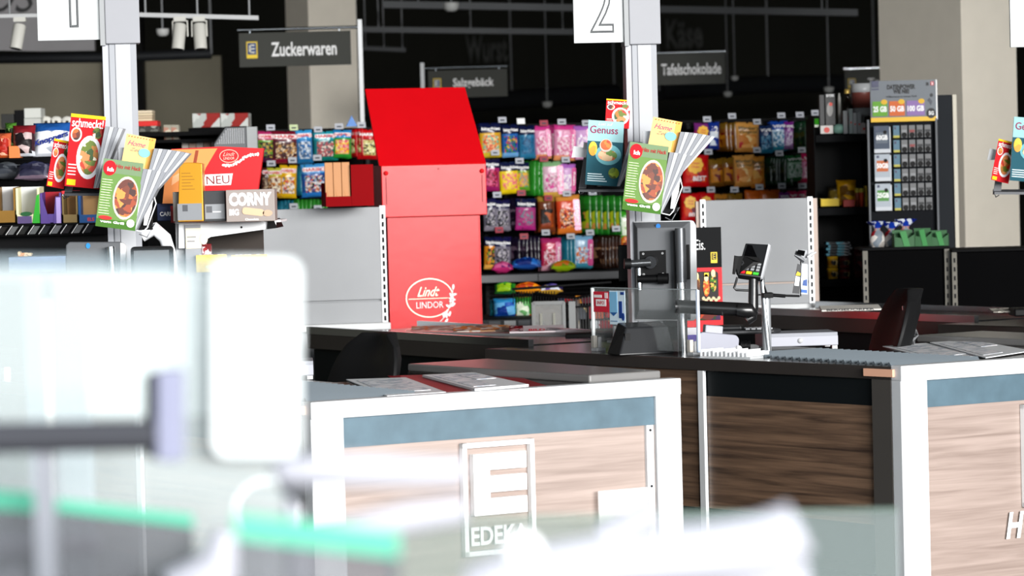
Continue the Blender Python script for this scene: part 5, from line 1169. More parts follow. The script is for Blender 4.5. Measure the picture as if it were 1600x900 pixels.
# ================================================================ magazines and brochure holders
def ellp(mb, cx, cz, a_, b_, y, m_, n=24): return mb.plate(ell(cx, cz, a_, b_, n), y - .0012, y, m_)
FOOD = candy(['#7a3c18', '#a85a24', '#c87a38', '#5a2a12', '#8a4a1c', '#d8a058'], 55)
SALAD = candy(['#7a8a2a', '#c8502a', '#e8e0d0', '#b88a3a', '#4a6a24', '#d89a6a'], 60)
FISH = candy(['#d89a7a', '#e8b898', '#c87a4a', '#7a9a4a', '#e0c8a8'], 60)
def magazine(kind, loc, w_, h_, t, lean, yaw, roll, label, group=None):
    r = thing('magazine', label, 'magazine', loc, 0, group); r.rotation_euler = (math.radians(lean), math.radians(roll), math.radians(yaw))
    base = {'schmeckt': '#b8141c', 'genuss': '#1f4f5c', 'hack': '#5f7f42', 'home': '#e0b878'}[kind]
    MB().box((-w_ / 2, 0, 0), (w_ / 2, .0006, h_), mat(base, .7, 0, .15)).build('cover', r)
    MB().box((-w_ / 2 + .002, .0008, .001), (w_ / 2, t, h_ - .001), mat('#eeeeee', .6)).build('pages', r)
    b = MB()
    if kind == 'schmeckt':
        b.box((-w_ / 2, -.0006, h_ * .955), (w_ / 2, 0, h_), mat('#f0c01c', .7, 0, .15)); ellp(b, w_ * .12, h_ * .42, w_ * .36, h_ * .3, -.0008, mat('#e4e4e8', .7, 0, .15)); ellp(b, w_ * .12, h_ * .42, w_ * .27, h_ * .24, -.0022, SALAD)
        ellp(b, -w_ * .3, h_ * .72, w_ * .16, h_ * .1, -.0008, mat('#e4e0dc', .7, 0, .15)); ellp(b, -w_ * .3, h_ * .72, w_ * .12, h_ * .08, -.0022, FOOD); ellp(b, w_ * .3, h_ * .76, w_ * .14, h_ * .08, -.0022, SALAD)
        b.box((-w_ * .45, -.001, h_ * .02), (-w_ * .2, 0, h_ * .1), mat('#e8c81c', .7, 0, .15))
        for i in range(4): b.box((-w_ * .45, -.0008, h_ * (.16 + i * .045)), (-w_ * .22, 0, h_ * (.175 + i * .045)), mat('#e8d8d0', .7, 0, .15))
        b.build('cover_print', r); text('schmeckt!', w_ * .9, h_ * .12, WTX, r, (0, -.003, h_ * .885), bold=.01, shear=.05, name='masthead')
    elif kind == 'genuss':
        b.box((-w_ / 2, -.0006, h_ * .68), (w_ / 2, 0, h_), mat('#8fb8bc', .7, 0, .15)); ellp(b, w_ * .1, h_ * .48, w_ * .36, h_ * .16, -.0008, mat('#6aa8b0', .7, 0, .15)); ellp(b, w_ * .08, h_ * .47, w_ * .27, h_ * .09, -.0022, FISH)
        ellp(b, w_ * .02, h_ * .62, w_ * .18, h_ * .1, -.0035, mat('#c8c0b4', .7, 0, .15)); ellp(b, w_ * .02, h_ * .63, w_ * .15, h_ * .08, -.0048, candy(['#e07a2a', '#d8602a', '#e89a4a'], 80)); ellp(b, w_ * .28, h_ * .2, w_ * .15, h_ * .085, -.0022, candy(['#8aa02a', '#a8b83a', '#6a7a1c'], 60))
        ellp(b, -w_ * .34, h_ * .56, w_ * .12, h_ * .11, -.0022, candy(['#e8c01c', '#d8a81c', '#f0d040'], 40))
        for i in range(4): b.box((-w_ * .45, -.0008, h_ * (.06 + i * .035)), (w_ * (.1 - .05 * i), 0, h_ * (.075 + i * .035)), mat('#c8d8dc', .7, 0, .15))
        b.build('cover_print', r); text('Genuss', w_ * .78, h_ * .115, mat('#8a1f4a', .7, 0, .15), r, (-w_ * .05, -.003, h_ * .86), bold=.005, name='masthead'); text('Lust auf', w_ * .4, h_ * .045, mat('#d8e4e4', .7, 0, .15), r, (-w_ * .02, -.003, h_ * .95), shear=.2, name='masthead')
    elif kind == 'hack':
        b.box((-w_ / 2, -.0006, h_ * .80), (w_ / 2, 0, h_), mat('#6a8060', .7, 0, .15)); b.box((-w_ / 2, -.0006, 0), (w_ / 2, 0, h_ * .12), mat('#3a6420', .7, 0, .15))
        ellp(b, w_ * .16, h_ * .46, w_ * .32, h_ * .32, -.0008, mat('#b8b0a4', .7, 0, .15)); ellp(b, w_ * .17, h_ * .46, w_ * .28, h_ * .28, -.0022, FOOD)
        ellp(b, -w_ * .32, h_ * .87, w_ * .16, h_ * .11, -.0022, mat('#c81420', .7, 0, .15)); ellp(b, -w_ * .28, h_ * .14, w_ * .17, h_ * .03, -.0022, mat('#c82a2a', .7, 0, .15)); ellp(b, w_ * .36, h_ * .1, w_ * .1, h_ * .06, -.0022, mat('#c8ccc4', .7, 0, .15))
        for i in range(14): b.box((-w_ * .47, -.0008, h_ * (.2 + i * .038)), (-w_ * (.2 + .02 * (i % 3)), 0, h_ * (.206 + i * .038)), mat('#e0e8c8', .7, 0, .15))
        b.build('cover_print', r); text('Hits mit Hack', w_ * .62, h_ * .06, mat('#a8242a', .7, 0, .15), r, (w_ * .14, -.003, h_ * .91), shear=.15, bold=.01, name='masthead'); text('Ich', w_ * .16, h_ * .06, WTX, r, (-w_ * .3, -.0035, h_ * .85), bold=.04, name='lettering'); text('vom Grill', w_ * .6, h_ * .035, WTX, r, (-w_ * .1, -.003, h_ * .085), bold=.03, name='lettering')
    else:
        ellp(b, w_ * .2, h_ * .5, w_ * .2, h_ * .14, -.0022, mat('#7ab8b0', .7, 0, .15)); b.box((w_ * .3, -.0006, 0), (w_ / 2, 0, h_), mat('#d8a050', .7, 0, .15))
        for i in range(9): ellp(b, w_ * (-.4 + .1 * i), h_ * .94, w_ * .02, w_ * .02, -.0022, mat('#c85a3a', .7, 0, .15), 8)
        b.build('cover_print', r); text('Home', w_ * .6, h_ * .16, mat('#c8507a', .7, 0, .15), r, (-w_ * .1, -.003, h_ * .74), shear=.4, name='masthead'); text('Zeit', w_ * .4, h_ * .1, mat('#8a7a70', .7, 0, .15), r, (-w_ * .1, -.003, h_ * .55), shear=.4, name='lettering')
    return r
def fan(px, py, D, n_, label, kind='tall'):
    pf = PF(px, py, D); k = pf.k
    r = thing('brochure_fan', label, 'brochures', pf.o, 0, 'fanned white brochure edges')
    for i in range(n_):
        a_ = math.radians(10 + i * 2.6); a2 = math.radians(12.4 + i * 2.6); H_ = 122 * k
        p = [(i * .0036, 0), (i * .0036 + .0032, 0), (i * .0036 + .0032 + H_ * math.sin(a2), H_ * math.cos(a2)), (i * .0036 + H_ * math.sin(a_), H_ * math.cos(a_))]
        MB().plate(p, .0004 * i, .08, mat('#a9abaf' if i % 2 else '#85878c', .7, 0, .1)).build('leaf_edge', r)
    return r
def holder(off, D, tagn):
    """brochure holder cluster on the lane post; measured on the second post (px values there), off = shift in px of the other"""
    dx, dy = off
    def P(x, y, d=0): return U(x + dx, y + dy, D + d)
    k = D / F
    pf = PF(1045 + dx, 335 + dy, D); X = lambda x, y, d=0: pf.p(x + dx, y + dy, d)
    r = thing('brochure_holder', 'white wire and plastic brochure holder on the ' + tagn + ' lane post', 'holder', pf.o, 0, 'brochure holders on lane posts')
    M_ = mat('#e6e8ea', .35)
    MB().plate([(x, z) for x, y, z in (X(1034, 258), X(1062, 264), X(1063, 276), X(1060, 300), X(1052, 326), X(1047, 326), X(1050, 298), X(1050, 282), X(1046, 274), X(1033, 269))][::-1], -.016, -.010, M_).build('clip_bracket', r, .001)
    MB().box((X(1036, 262)[0], -.018, X(0 + 1036, 264)[2]), (X(1058, 264)[0], -.016, X(1036, 262.5)[2]), GREY).build('slot', r)
    w = MB(); w.tube([X(1062, 276, -.01), X(1066, 292, 0), X(1052, 330, 0), X(1046, 336, -.02), X(1024, 331, -.03), X(1030, 302, -.03)], .0022, M_, 6); w.tube([X(1049, 331, .0), X(1062, 324, .03), X(1050, 345, .03), X(1040, 340, 0)], .0022, mat('#9ea0a4', .3, .6), 6); w.build('wire', r)
    MB().box((X(1024, 0)[0], .01, X(1024, 334)[2]), (X(1050, 0)[0], .05, X(1024, 300)[2]), DARK).build('inner_tray', r)
    MB().box((X(1000, 0)[0], .03, X(1000, 262)[2]), (X(1040, 0)[0], .045, X(1000, 205)[2]), mat('#e0e2e6', .35)).build('back_plate', r)
    magazine('home', P(1034, 236, -.02), 46 * k, 50 * k, .01, 4, 5, 12, 'ochre home magazine behind the recipe magazine at the ' + tagn + ' post')
    mg = magazine('hack', P(1002, 331, -.07), 62 * k, 106 * k, .01, -2, 10, 9, 'green recipe magazine with meat dish cover at the ' + tagn + ' post')
    f1 = fan(1044 + dx, 281 + dy, D - .04, 8, 'white fanned brochures rising behind the green magazine, ' + tagn + ' post')
    f1.scale = (1, 1, .62)
    f2 = fan(1026 + dx, 334 + dy, D - .05, 5, 'upright white brochure edges below the fan, ' + tagn + ' post')
    f2.scale = (1, 1, .80); f2.rotation_euler = (0, math.radians(1), 0)
holder((0, 0), 11.1, 'middle')
holder((-822, 26), 10.3, 'left')
def reader(off, D, tagn, kinds, lean=0):
    dx, dy = off; k = D / F
    pf = PF(945 + dx, 292 + dy, D); X = lambda x, y, d=0: pf.p(x + dx, y + dy, d)
    r = thing('magazine_rack', 'grey metal magazine rack fixed to the ' + tagn + ' lane post', 'rack', pf.o, 0, 'magazine racks on lane posts')
    G_ = mat('#4a4c50', .45)
    MB().hexa([X(905, 296, .02), X(985, 296, .02), X(985, 292, .06), X(905, 292, .06)], [X(905, 300, .02), X(985, 300, .02), X(985, 300, .06), X(905, 300, .06)], G_).plate([(x, z) for x, y, z in (X(904, 298), X(916, 298), X(922, 240), X(914, 235))], .035, .04, G_).build('tray', r)
    MB().plate([(x, z) for x, y, z in (X(893, 246), X(897, 228), X(918, 232), X(916, 246))][::-1], .012, .016, mat('#d8dadc', .4)).plate([(x, z) for x, y, z in (X(911, 232), X(912, 222), X(922, 224), X(921, 234))][::-1], -.004, .010, PW).build('white_clip', r)
    MB().tube([X(966, 222, -.01), X(972, 224, -.01)], .006, PW, 8).tube([X(904, 298, 0), X(906, 304, 0), X(912, 301, .02)], .002, CHROME, 6).build('hook', r)
    return r
reader((0, 0), 11.35, 'middle', None)
k = 11.3 / F
magazine('genuss', U(942, 290, 11.28), 56 * k, 101 * k, .012, -3, 6, 5, 'teal food magazine with fish plate cover left of the middle post')
magazine('schmeckt', U(964, 200, 11.36), 38 * k, 45 * k, .006, -3, 6, 5, 'small red food magazine peeking above the teal one, middle post')
fe = fan(964, 291, 11.27, 3, 'white brochure edges beside the teal food magazine'); fe.scale = (1, 1, .58)
reader((-806, 6), 10.5, 'left', None)
k = 10.4 / F
magazine('schmeckt', U(128, 293, 10.42), 54 * k, 114 * k, .012, -3, 8, 7, 'large red food magazine with salad plate cover at the left post')
magazine('schmeckt', U(86, 293, 10.48), 28 * k, 76 * k, .004, -3, 20, 12, 'narrow red folded leaflet left of the large red magazine')
fe = fan(146, 294, 10.38, 4, 'white brochure edges beside the large red magazine'); fe.scale = (1, 1, .80)
reader((650, 4), 12.2, 'right edge', None)
k = 12.1 / F
magazine('genuss', U(1604, 284, 12.1), 54 * k, 100 * k, .012, -3, 6, 6, 'teal food magazine cut off by the right picture edge')
magazine('schmeckt', U(1562, 284, 12.15), 30 * k, 66 * k, .004, -3, 14, 14, 'red and silver folded leaflet left of the teal magazine, right edge')
# ================================================================ sweets rack between left post and grey rack
D = 11.3; pf = PF(350, 350, D); X = pf.p; k = pf.k
r = thing('impulse_rack', 'white bracket shelf carrying the chocolate cartons left of grey rack', 'shelf', (pf.o.x, pf.o.y, 0), 0)
zo = pf.o.z
def Z2(p): return (p[0], p[1], p[2] + zo)
def pl(pts, y0, y1, m_, mb=None): return (mb or MB()).plate([(Z2(X(x, y))[0], Z2(X(x, y))[2]) for x, y in pts][::-1], y0, y1, m_)
pl([(272, 348), (432, 346), (432, 352), (424, 357), (330, 370), (316, 378), (308, 388), (300, 388), (280, 388), (280, 350)], -.02, -.012, mat('#e4e6e8', .4)).build('bracket', r, .001)
MB().box((X(276, 0)[0], -.012, zo + .002), (X(430, 0)[0], .30, zo + .010), mat('#dfe1e3', .4)).build('shelf_board', r)
pl([(420, 344), (428, 342), (434, 356), (418, 358)], -.03, .29, DARK).build('end_cap', r)
MB().box((X(281, 0)[0], -.03, 0), (X(305, 0)[0], .02, zo - .0), mat('#96989c', .4, .3)).build('steel_upright', r)
MB().box((X(264, 0)[0], .02, 0), (X(281, 0)[0], .06, zo + .03), mat('#c8cacd', .4)).build('side_post', r)
MB().box((X(300, 0)[0], .28, 0), (X(392, 0)[0], .30, zo), mat('#2c2520', .6)).build('rear_board', r)
MB().box((X(300, 0)[0], -.02, .0), (X(425, 0)[0], .28, 1.5 + (HZ - (425 + ROLL * -440)) * k), DGREY).build('lower_shelf', r)
b_ = MB()
for x in (302, 378, 420): b_.lathe([(.004, -.022), (.004, -.02), (0, -.022)], BLACK, (X(x, 352)[0], 0, zo + X(x, 352 + (4 if x > 400 else 3))[2]), 8, 'y')
b_.build('bolt', r)
MB().box((X(282, 0)[0], -.034, zo - .083), (X(306, 0)[0], -.031, zo - .012), mat('#ece0c0', .6)).box((X(284, 0)[0], -.0345, zo - .06), (X(296, 0)[0], -.034, zo - .055), GREY).box((X(284, 0)[0], -.0345, zo - .045), (X(298, 0)[0], -.034, zo - .04), GREY).plate(ell(X(310, 0)[0], zo - .05, .014, .02), -.036, -.032, mat('#e0c8b8', .6)).build('price_note', r)
# cartons
pf2 = PF(392, 346, 11.1); k = pf2.k; w_, h_ = 76 * k / 2, 50 * k
r = thing('cereal_bar_carton', 'pale grey cereal bar carton with white lettering on the bracket shelf', 'carton', pf2.o, 0)
MB().box((-w_, 0, 0), (w_, .12, h_), mat('#8f8580', .5)).build('carton', r, .002)
text('CORNY', w_ * 1.75, h_ * .42, WTX, r, (0, -.002, h_ * .70), bold=.06, name='brand_lettering'); text('BIG', w_ * .4, h_ * .2, WTX, r, (-w_ * .68, -.002, h_ * .30), bold=.05, name='brand_lettering'); text('Chocolate', w_ * .55, h_ * .07, WTX, r, (w_ * .05, -.002, h_ * .07), bold=.01)
MB().plate(rrect(-w_ * .4, h_ * .2, w_ * .5, h_ * .42, .01), -.003, 0, mat('#c8a888', .5), Matrix.Rotation(.14, 4, 'Y')).plate(ell(w_ * .7, h_ * .25, w_ * .2, h_ * .1), -.003, 0, mat('#b89a80', .5)).build('bar_print', r)
pf3 = PF(300, 346, 11.12); k = pf3.k
r = thing('gold_carton', 'golden curved-top carton standing left of the grey carton', 'carton', pf3.o, 0)
P_ = [(-22 * k, 0), (18 * k, 0), (18 * k, 90 * k), (8 * k, 91.5 * k), (-6 * k, 92 * k), (-17 * k, 90 * k)]
MB().plate(P_, 0, .09, mat('#b8841c', .35, .3)).build('carton', r, .002)
MB().box((-22 * k, -.002, 2 * k), (16 * k, 0, 28 * k), mat('#7d8084', .4)).box((-14 * k, -.003, 16 * k), (-6 * k, -.001, 26 * k), mat('#4a4c50', .5)).build('grey_label', r)
p_ = MB()
for i in range(6): p_.box((-14 * k, -.0015, (50 + i * 5) * k), ((6 - 3 * (i % 3)) * k, 0, (51 + i * 5) * k), mat('#8a5e10', .4))
p_.build('fine_print', r)
pf4 = PF(336, 346, 11.14); k = pf4.k
r = thing('dark_carton', 'dark grey carton with light panel between gold and grey cartons', 'carton', pf4.o, 0)
MB().box((-17 * k, 0, 0), (17 * k, .1, 48 * k), mat('#333437', .45)).build('carton', r, .002)
MB().box((-15 * k, -.002, 4 * k), (16 * k, 0, 27 * k), mat('#85888c', .45)).box((-13 * k, -.003, 14 * k), (-4 * k, -.001, 24 * k), mat('#55575b', .5)).box((-3 * k, -.003, 14 * k), (10 * k, -.001, 16 * k), mat('#c8cacc', .5)).build('label', r)
stuffbox('grey_carton', 271, 300, 281, 346, 11.2, .1, mat('#a8a49c', .5), 'narrow grey carton edge left of the gold carton', 'carton')
# big orange and red chocolate display
pf5 = PF(336, 320, 11.45); X5 = lambda x, y: (pf5.xz(x, y)[0], pf5.xz(x, y)[1])
r = thing('chocolate_display', 'curved orange and red chocolate carton with NEU label on bracket shelf', 'carton', pf5.o, 0)
def arc(x0, x1, n=8): return [X5(x0 + (x1 - x0) * i / n, 233 - (x0 + (x1 - x0) * i / n - 258) * .035) for i in range(n + 1)]
OR = mat('#e08a4a', .4); zdn = -(346 - 320) * pf5.k
MB().plate([X5(254, 318), (X5(400, 318)[0], X5(400, 318)[1]), X5(412, 232), X5(345, 229), X5(268, 233), X5(262, 250)], 0, .05, mat('#c41219', .4)).build('carton', r)
MB().plate([X5(254, 318), X5(300, 318), X5(322, 262), X5(340, 232), X5(268, 234), X5(261, 252)], -.003, 0, OR).build('orange_print', r)
MB().plate([X5(301, 262), X5(306, 262), X5(311, 235), X5(306, 235)], -.004, -.003, mat('#8a3a1c', .4)).plate([X5(268, 290), X5(280, 282), X5(281, 270), X5(270, 276)], -.004, -.003, mat('#f0b080', .4)).build('fold_print', r)
o = MB().plate([X5(318, 290), X5(361, 289), X5(364, 271), X5(321, 273)], -.006, -.002, mat('#f0f0f0', .4)).build('white_label', r)
text('NEU', 36 * pf5.k, 13 * pf5.k, mat('#7a1a1c', .4), r, (X5(341, 281)[0], -.007, X5(341, 281)[1]), rot=(0, -.03, 0), bold=0)
b_ = MB(); c_x, c_z = X5(358, 244); ringmesh(b_, c_x, c_z, 15 * pf5.k, 10.5 * pf5.k, .003, -.004, mat('#f0a090', .4), 28); b_.build('oval_line', r)
text('Lindt', 19 * pf5.k, 6 * pf5.k, mat('#f0b0a0', .4), r, (c_x, -.004, c_z + .007), shear=.5, name='script_lettering'); text('LINDOR', 17 * pf5.k, 4 * pf5.k, mat('#f0c0b0', .4), r, (c_x, -.004, c_z - .008))
b_ = MB()
for i in range(15): 
    x, y = 350 + i * 3.8, 258 - i * .9 + 3 * math.sin(i * .5) - (i > 7) * (i - 7) * .9
    b_.plate(ell(X5(x, y)[0], X5(x, y)[1], 3.2 * pf5.k, 2 * pf5.k, 8, i), -.004, -.001, mat('#f0d8d4', .4))
b_.build('blossom_print', r)
MB().box((X5(258, 0)[0], .0, zdn), (X5(400, 0)[0], .05, 0), mat('#8a0f14', .5)).build('lower_body', r)
stuffbox('blue_carton', 246, 318, 274, 345, 11.5, .1, mat('#1f2f5a', .45), 'dark blue carton low at the left of the orange display', 'carton', extra=lambda r, w_, h_: text('CARE', w_ * 1.4, h_ * .25, WTX, r, (0, -.002, h_ * .4), bold=.03))
# yellow cartons with bars low
for (a_, b_, nm, tp) in ((307, 355, 'left', '#c89a7a'), (362, 418, 'right', '#b8a0c8')):
    def ex(r, w_, h_, k_=None, tp=tp):
        MB().plate([(-w_, 0), (w_, 0), (w_, h_ * .35), (-w_ * .6, h_ * .92), (-w_, h_ * .96)], -.004, -.001, mat('#e8c83a', .5)).build('cut_front', r)
        q = MB().plate(ell(0, h_ * .3, w_ * .4, h_ * .12), -.006, -.004, mat('#d8e0a0', .5)); q.build('badge', r)
        for i in range(7):
            MB().box((-w_ * .8 + i * w_ * .24, .004, h_ * .3), (-w_ * .62 + i * w_ * .24, .03, h_ * 1.02), candy([tp, '#e8e0e0', '#8a5a4a', '#e8d8c8'], 60)).build('bar', r)
    stuffbox('yellow_carton', a_, 398, b_, 425, 11.25, .004, mat('#d8b82a', .5), nm + ' yellow open carton of snack bars under the bracket shelf', 'carton', 'yellow snack bar cartons', extra=ex)
stuffbox('red_sweets_bag', 316, 381, 330, 398, 11.35, .03, candy(['#b01c28', '#e8d8d8', '#8a1020'], 60), 'small red and white sweets bag above the left yellow carton', 'sweets bag')
# ---- left counter equipment (seen above the white screen)
pf = PF(150, 440, 10.4); X = pf.p
r = thing('cash_monitor', 'dark monitor back at left just above the white screen', 'monitor', pf.o, 0, 'checkout monitors')
MB().plate([(x, z) for x, y, z in (X(103, 440), X(193, 440), X(193, 384), X(188, 378), X(108, 378), (X(103, 383)))][::-1], 0, .04, mat('#55575a', .45)).build('back_shell', r, .004)
MB().plate([(x, z) for x, y, z in (X(188, 450), X(197, 450), X(197, 384), X(193, 380), X(188, 379))][::-1], -.004, .03, mat('#e0e1e2', .35)).build('front_bezel', r, .002)
MB().box((X(158, 0)[0], -.02, X(158, 440)[2]), (X(170, 0)[0], -.002, X(158, 386)[2]), BLACK).build('cable_cover', r)
MB().tube([(X(175, 0)[0], -.03, ZT - pf.o.z), X(175, 385, -.03)], .014, CHROME, 16).build('pole', r)
MB().plate(ell(X(138, 384)[0], X(138, 384)[2], .007, .009, 14), -.004, 0, mat('#1f7ab8', .4)).build('blue_badge', r)
pf = PF(228, 440, 10.25); X = pf.p
r = thing('touch_screen', 'small touch screen with black bezel beside the left monitor', 'screen', pf.o, 0)
MB().plate(rrect(X(194, 0)[0], X(194, 440)[2], X(260, 0)[0], X(194, 386)[2], .012), 0, .025, BLACK).build('bezel', r)
MB().box((X(199, 0)[0], -.001, X(199, 440)[2]), (X(254, 0)[0], 0, X(199, 392)[2]), mat('#5e6164', .12)).build('display_glass', r)
MB().tube([(0, .04, ZT - pf.o.z), (0, .02, .02)], .012, DGREY, 10).build('stand', r)
pf = PF(235, 440, 10.75); X = pf.p
r = thing('handheld_scanner', 'white curved device with red line behind the small touch screen', 'scanner', pf.o, 0)
MB().tube([X(222, 366), X(243, 358), X(258, 372), X(266, 395), X(270, 418), X(270, 440)], [.026, .024, .022, .02, .018, .016], mat('#d8dade', .35), 16).build('curved_body', r)
MB().tube([X(232, 351, -.01), X(250, 354, -.01), X(266, 372, -.01), X(273, 400, -.01), X(271, 416, -.01)], .0022, mat('#c8303a', .4), 6).build('red_line', r)
MB().tube([(X(270, 0)[0], 0, ZT - pf.o.z), X(270, 438)], .02, DGREY, 12).build('foot', r)
stuffbox('white_block', 180, 366, 214, 386, 10.9, .08, mat('#d8dadc', .4), 'white block with pink corner under the brochure holder, left post', 'box', extra=lambda r, w_, h_: MB().plate([(w_ * .5, h_ * .1), (w_ * .9, h_ * .1), (w_ * .55, h_ * .9)], -.002, 0, mat('#c83a6a', .4)).build('pink_corner', r) and MB().box((-w_ * .6, .01, ZT + .001 - r.location.z), (w_ * .6, .07, -.001), DGREY).build('pedestal', r))
# ================================================================ drugstore shelf and SIM card stand at right, shade put into their dark colours
D = 15.6; pf = PF(1322, 486, D); k = pf.k
def zr(py, px=1322, k_=None): return 1.5 + (HZ - (py + ROLL * (px - 800))) * (k_ or k)
XR = lambda px, py=300: pf.xz(px, py)[0]
r = thing('drugstore_shelf', 'dark shelf with drugstore goods left of the SIM card stand', 'shelf', (pf.o.x, pf.o.y, 0), 0)
SK = mat('#0e0f11', .7, 0, .06)
MB().box((-44 * k, .4, 0), (44 * k, .42, zr(196)), BLACK).build('back_panel', r)
for x in (-44, 43): MB().box(((x) * k, 0, 0), ((x + 1.5) * k, .42, zr(182)), SK).build('side_panel', r)
for y in (210, 324, 436, 486): MB().box((-42 * k, -.01, zr(y + 12)), (43 * k, .4, zr(y)), SK).build('shelf_board', r, .003)
MB().box((38 * k, -.02, zr(278)), (40 * k, -.015, zr(230)), mat('#d82a7a', .4)).box((38 * k, -.02, zr(236)), (40 * k, -.015, zr(230)), WHITE).build('pink_strip', r)
def rb(name, x0, y0, x1, y1, m_, label, cat, d=15.64, dp=.06, grp=None, extra=None): return stuffbox(name, x0, y0, x1, y1, d, dp, m_, label, cat, grp, extra=extra)
def txt(s_, m_, u_=.8, v_=.12, z_=.8): return lambda r, w_, h_: text(s_, w_ * 2 * u_, h_ * v_, m_, r, (0, -.002, h_ * z_), bold=.02)
def dots(r, w_, h_): MB().plate(ell(0, h_ * .45, w_ * .45, w_ * .45, 16), -.003, -.0005, mat('#c8382a', .4)).build('red_dot', r)
rb('hair_dye_box', 1281, 148, 1289, 196, mat('#1a1a1c', .4), 'narrow black box at the left end of the drugstore top shelf', 'box', dp=.05)
rb('hair_care_box', 1290, 146, 1306, 196, mat('#161617', .4), 'black box with white title, grey face print and red dot on drugstore shelf', 'box', extra=lambda r, w_, h_: (text('SYOSS', w_ * 1.5, h_ * .08, WTX, r, (0, -.002, h_ * .93), bold=.03), MB().plate(ell(-w_ * .1, h_ * .5, w_ * .6, h_ * .22, 18), -.002, -.0005, mat('#9a9896', .5)).plate(ell(w_ * .1, h_ * .66, w_ * .35, w_ * .35, 14), -.0035, -.002, mat('#d8402a', .4)).build('face_print', r)))
rb('small_carton', 1282, 196, 1302, 209, mat('#c8c4c0', .5), 'small white carton with red dot low on the drugstore top shelf', 'box', 15.61, extra=dots)
rb('black_carton', 1289, 196.3, 1306, 196.3 + 0 + 13, mat('#1c1c1e', .4), 'black carton under the box with grey face print', 'box', 15.66)
rb('black_carton', 1280.5, 196.3, 1288.5, 209, mat('#1c1c1e', .4), 'black carton below the narrow black box at drugstore shelf end', 'box', 15.68)
o = MB().lathe([(0, 0), (.026, .004), (.03, .02), (.03, .032), (.024, .044), (0, .048)], mat('#7fa89a', .3), n=20).build('cream_pot'); o.location = U(1311, 209, 15.66); tag(o, 'round mint green cream pot on the drugstore top shelf', 'pot')
o = MB().lathe([(0, 0), (.008, 0), (.008, .17), (.003, .20), (0, .2)], mat('#d8d6d0', .3), n=12).build('lip_pencil'); o.location = U(1312.5, 209, 15.78); tag(o, 'tall thin white tube standing behind the cream pot', 'tube')
bt = MB().lathe([(0, 0), (.028, 0), (.028, .13), (.02, .155), (.010, .175), (.010, .20), (.013, .202), (.013, .215), (0, .217)], mat('#140c08', .2), n=18)
o = bt.build('liqueur_bottle'); o.location = U(1325, 209, 15.8); tag(o, 'dark brown bottle with gold cap and red label on drugstore shelf', 'bottle')
MB().lathe([(.0141, .198), (.0145, .205), (.0145, .219), (0, .22)], mat('#c8a85a', .3, .5), n=16).build('cap', o); MB().lathe([(.0285, .04), (.0285, .10)], candy(['#c83a2a', '#e8a898', '#8a1a14'], 60), n=16).build('label_band', o)
rb('tall_carton', 1318, 173, 1325, 209, mat('#8f9294', .5), 'tall narrow grey carton in front of the dark brown bottle', 'box', 15.62, .04)
for i, (x, y0) in enumerate(((1327, 170), (1333.5, 176), (1340, 176))): rb('tube_carton', x, y0, x + 6, 209, mat(['#8f9a9a', '#a8aaac', '#9a9c9e'][i], .5), ('left', 'middle', 'right')[i] + ' grey tube carton with red dot beside the dark bottle', 'box', 15.63, .04, 'grey tube cartons', dots)
for i, x in enumerate((1346, 1355)): rb('small_carton', x, 192, x + 8.5, 209, mat('#a8a09e', .5), ('left' if i == 0 else 'right') + ' low grey carton with red dot at right of drugstore top shelf', 'box', 15.62, .05, 'low grey cartons', dots)
o = MB().lathe([(0, 0), (.055, 0), (.055, .11), (.05, .115), (0, .115)], mat('#7a4038', .35), n=24).build('sweets_tub'); o.location = U(1348, 168, 15.85); tag(o, 'round tub with clear lid and reddish contents stacked on top', 'tub'); MB().lathe([(.056, .075), (.058, .08), (.058, .118), (0, .12)], mat('#a8aaac', .3), n=24).build('lid', o)
o = MB().lathe([(0, 0), (.05, 0), (.05, .125), (0, .125)], mat('#8d8f90', .35), n=24).build('sweets_tub'); o.location = U(1347, 209, 15.86); tag(o, 'round grey tub carrying the reddish tub on drugstore shelf', 'tub'); MB().lathe([(.051, .09), (.053, .092), (.053, .126), (0, .127)], mat('#a8aaac', .3), n=24).build('lid', o)
# second level
r = carton(1282, 310, 1312, 323, 15.66, mat('#d8b81c', .5), mat('#5a4a1c', .5), .95, 'low yellow open tray on the middle level of drugstore shelf')
flatpack('chips_pack', 1306, 281, 1338, 322, 15.72, (foil('#c89a14'), foil('#c8a01c'), candy(['#c8981c', '#a83a14', '#d8b02a', '#8a6a1c'], 25), foil('#b08a18')), 'large yellow pack leaning on the middle drugstore level', 'pack', lean=-.3)
flatpack('chips_pack', 1292, 292, 1316, 322, 15.75, (foil('#3a3428'), foil('#5a4a24'), candy(['#3a342a', '#c8c0b0', '#8a7a3a'], 30), foil('#5a4a24')), 'dark pack with white print leaning beside the large yellow pack', 'pack', lean=-.4)
rb('red_carton', 1318, 312, 1336, 323, mat('#a8302a', .5), 'low red carton before the large yellow pack', 'box', 15.63)
for i, (x, c) in enumerate(((1337, '#8a3a24'), (1343.5, '#c84a30'))): 
    o = MB().lathe([(0, 0), (.010, 0), (.011, .055), (.009, .085), (0, .086)], mat(c, .4), n=14).build('small_bottle'); o.location = U(x + 3, 323, 15.68); tag(o, ('left' if i == 0 else 'right') + ' small red bottle with yellow cap on middle drugstore level', 'bottle', 'small red bottles'); MB().lathe([(.0115, .07), (.0115, .09), (0, .092)], mat('#c8b84a', .4), n=14).build('cap', o)
rb('yellow_carton', 1352, 290, 1359, 323, mat('#b8941c', .5), 'narrow yellow carton at right of middle drugstore level', 'box', 15.7)
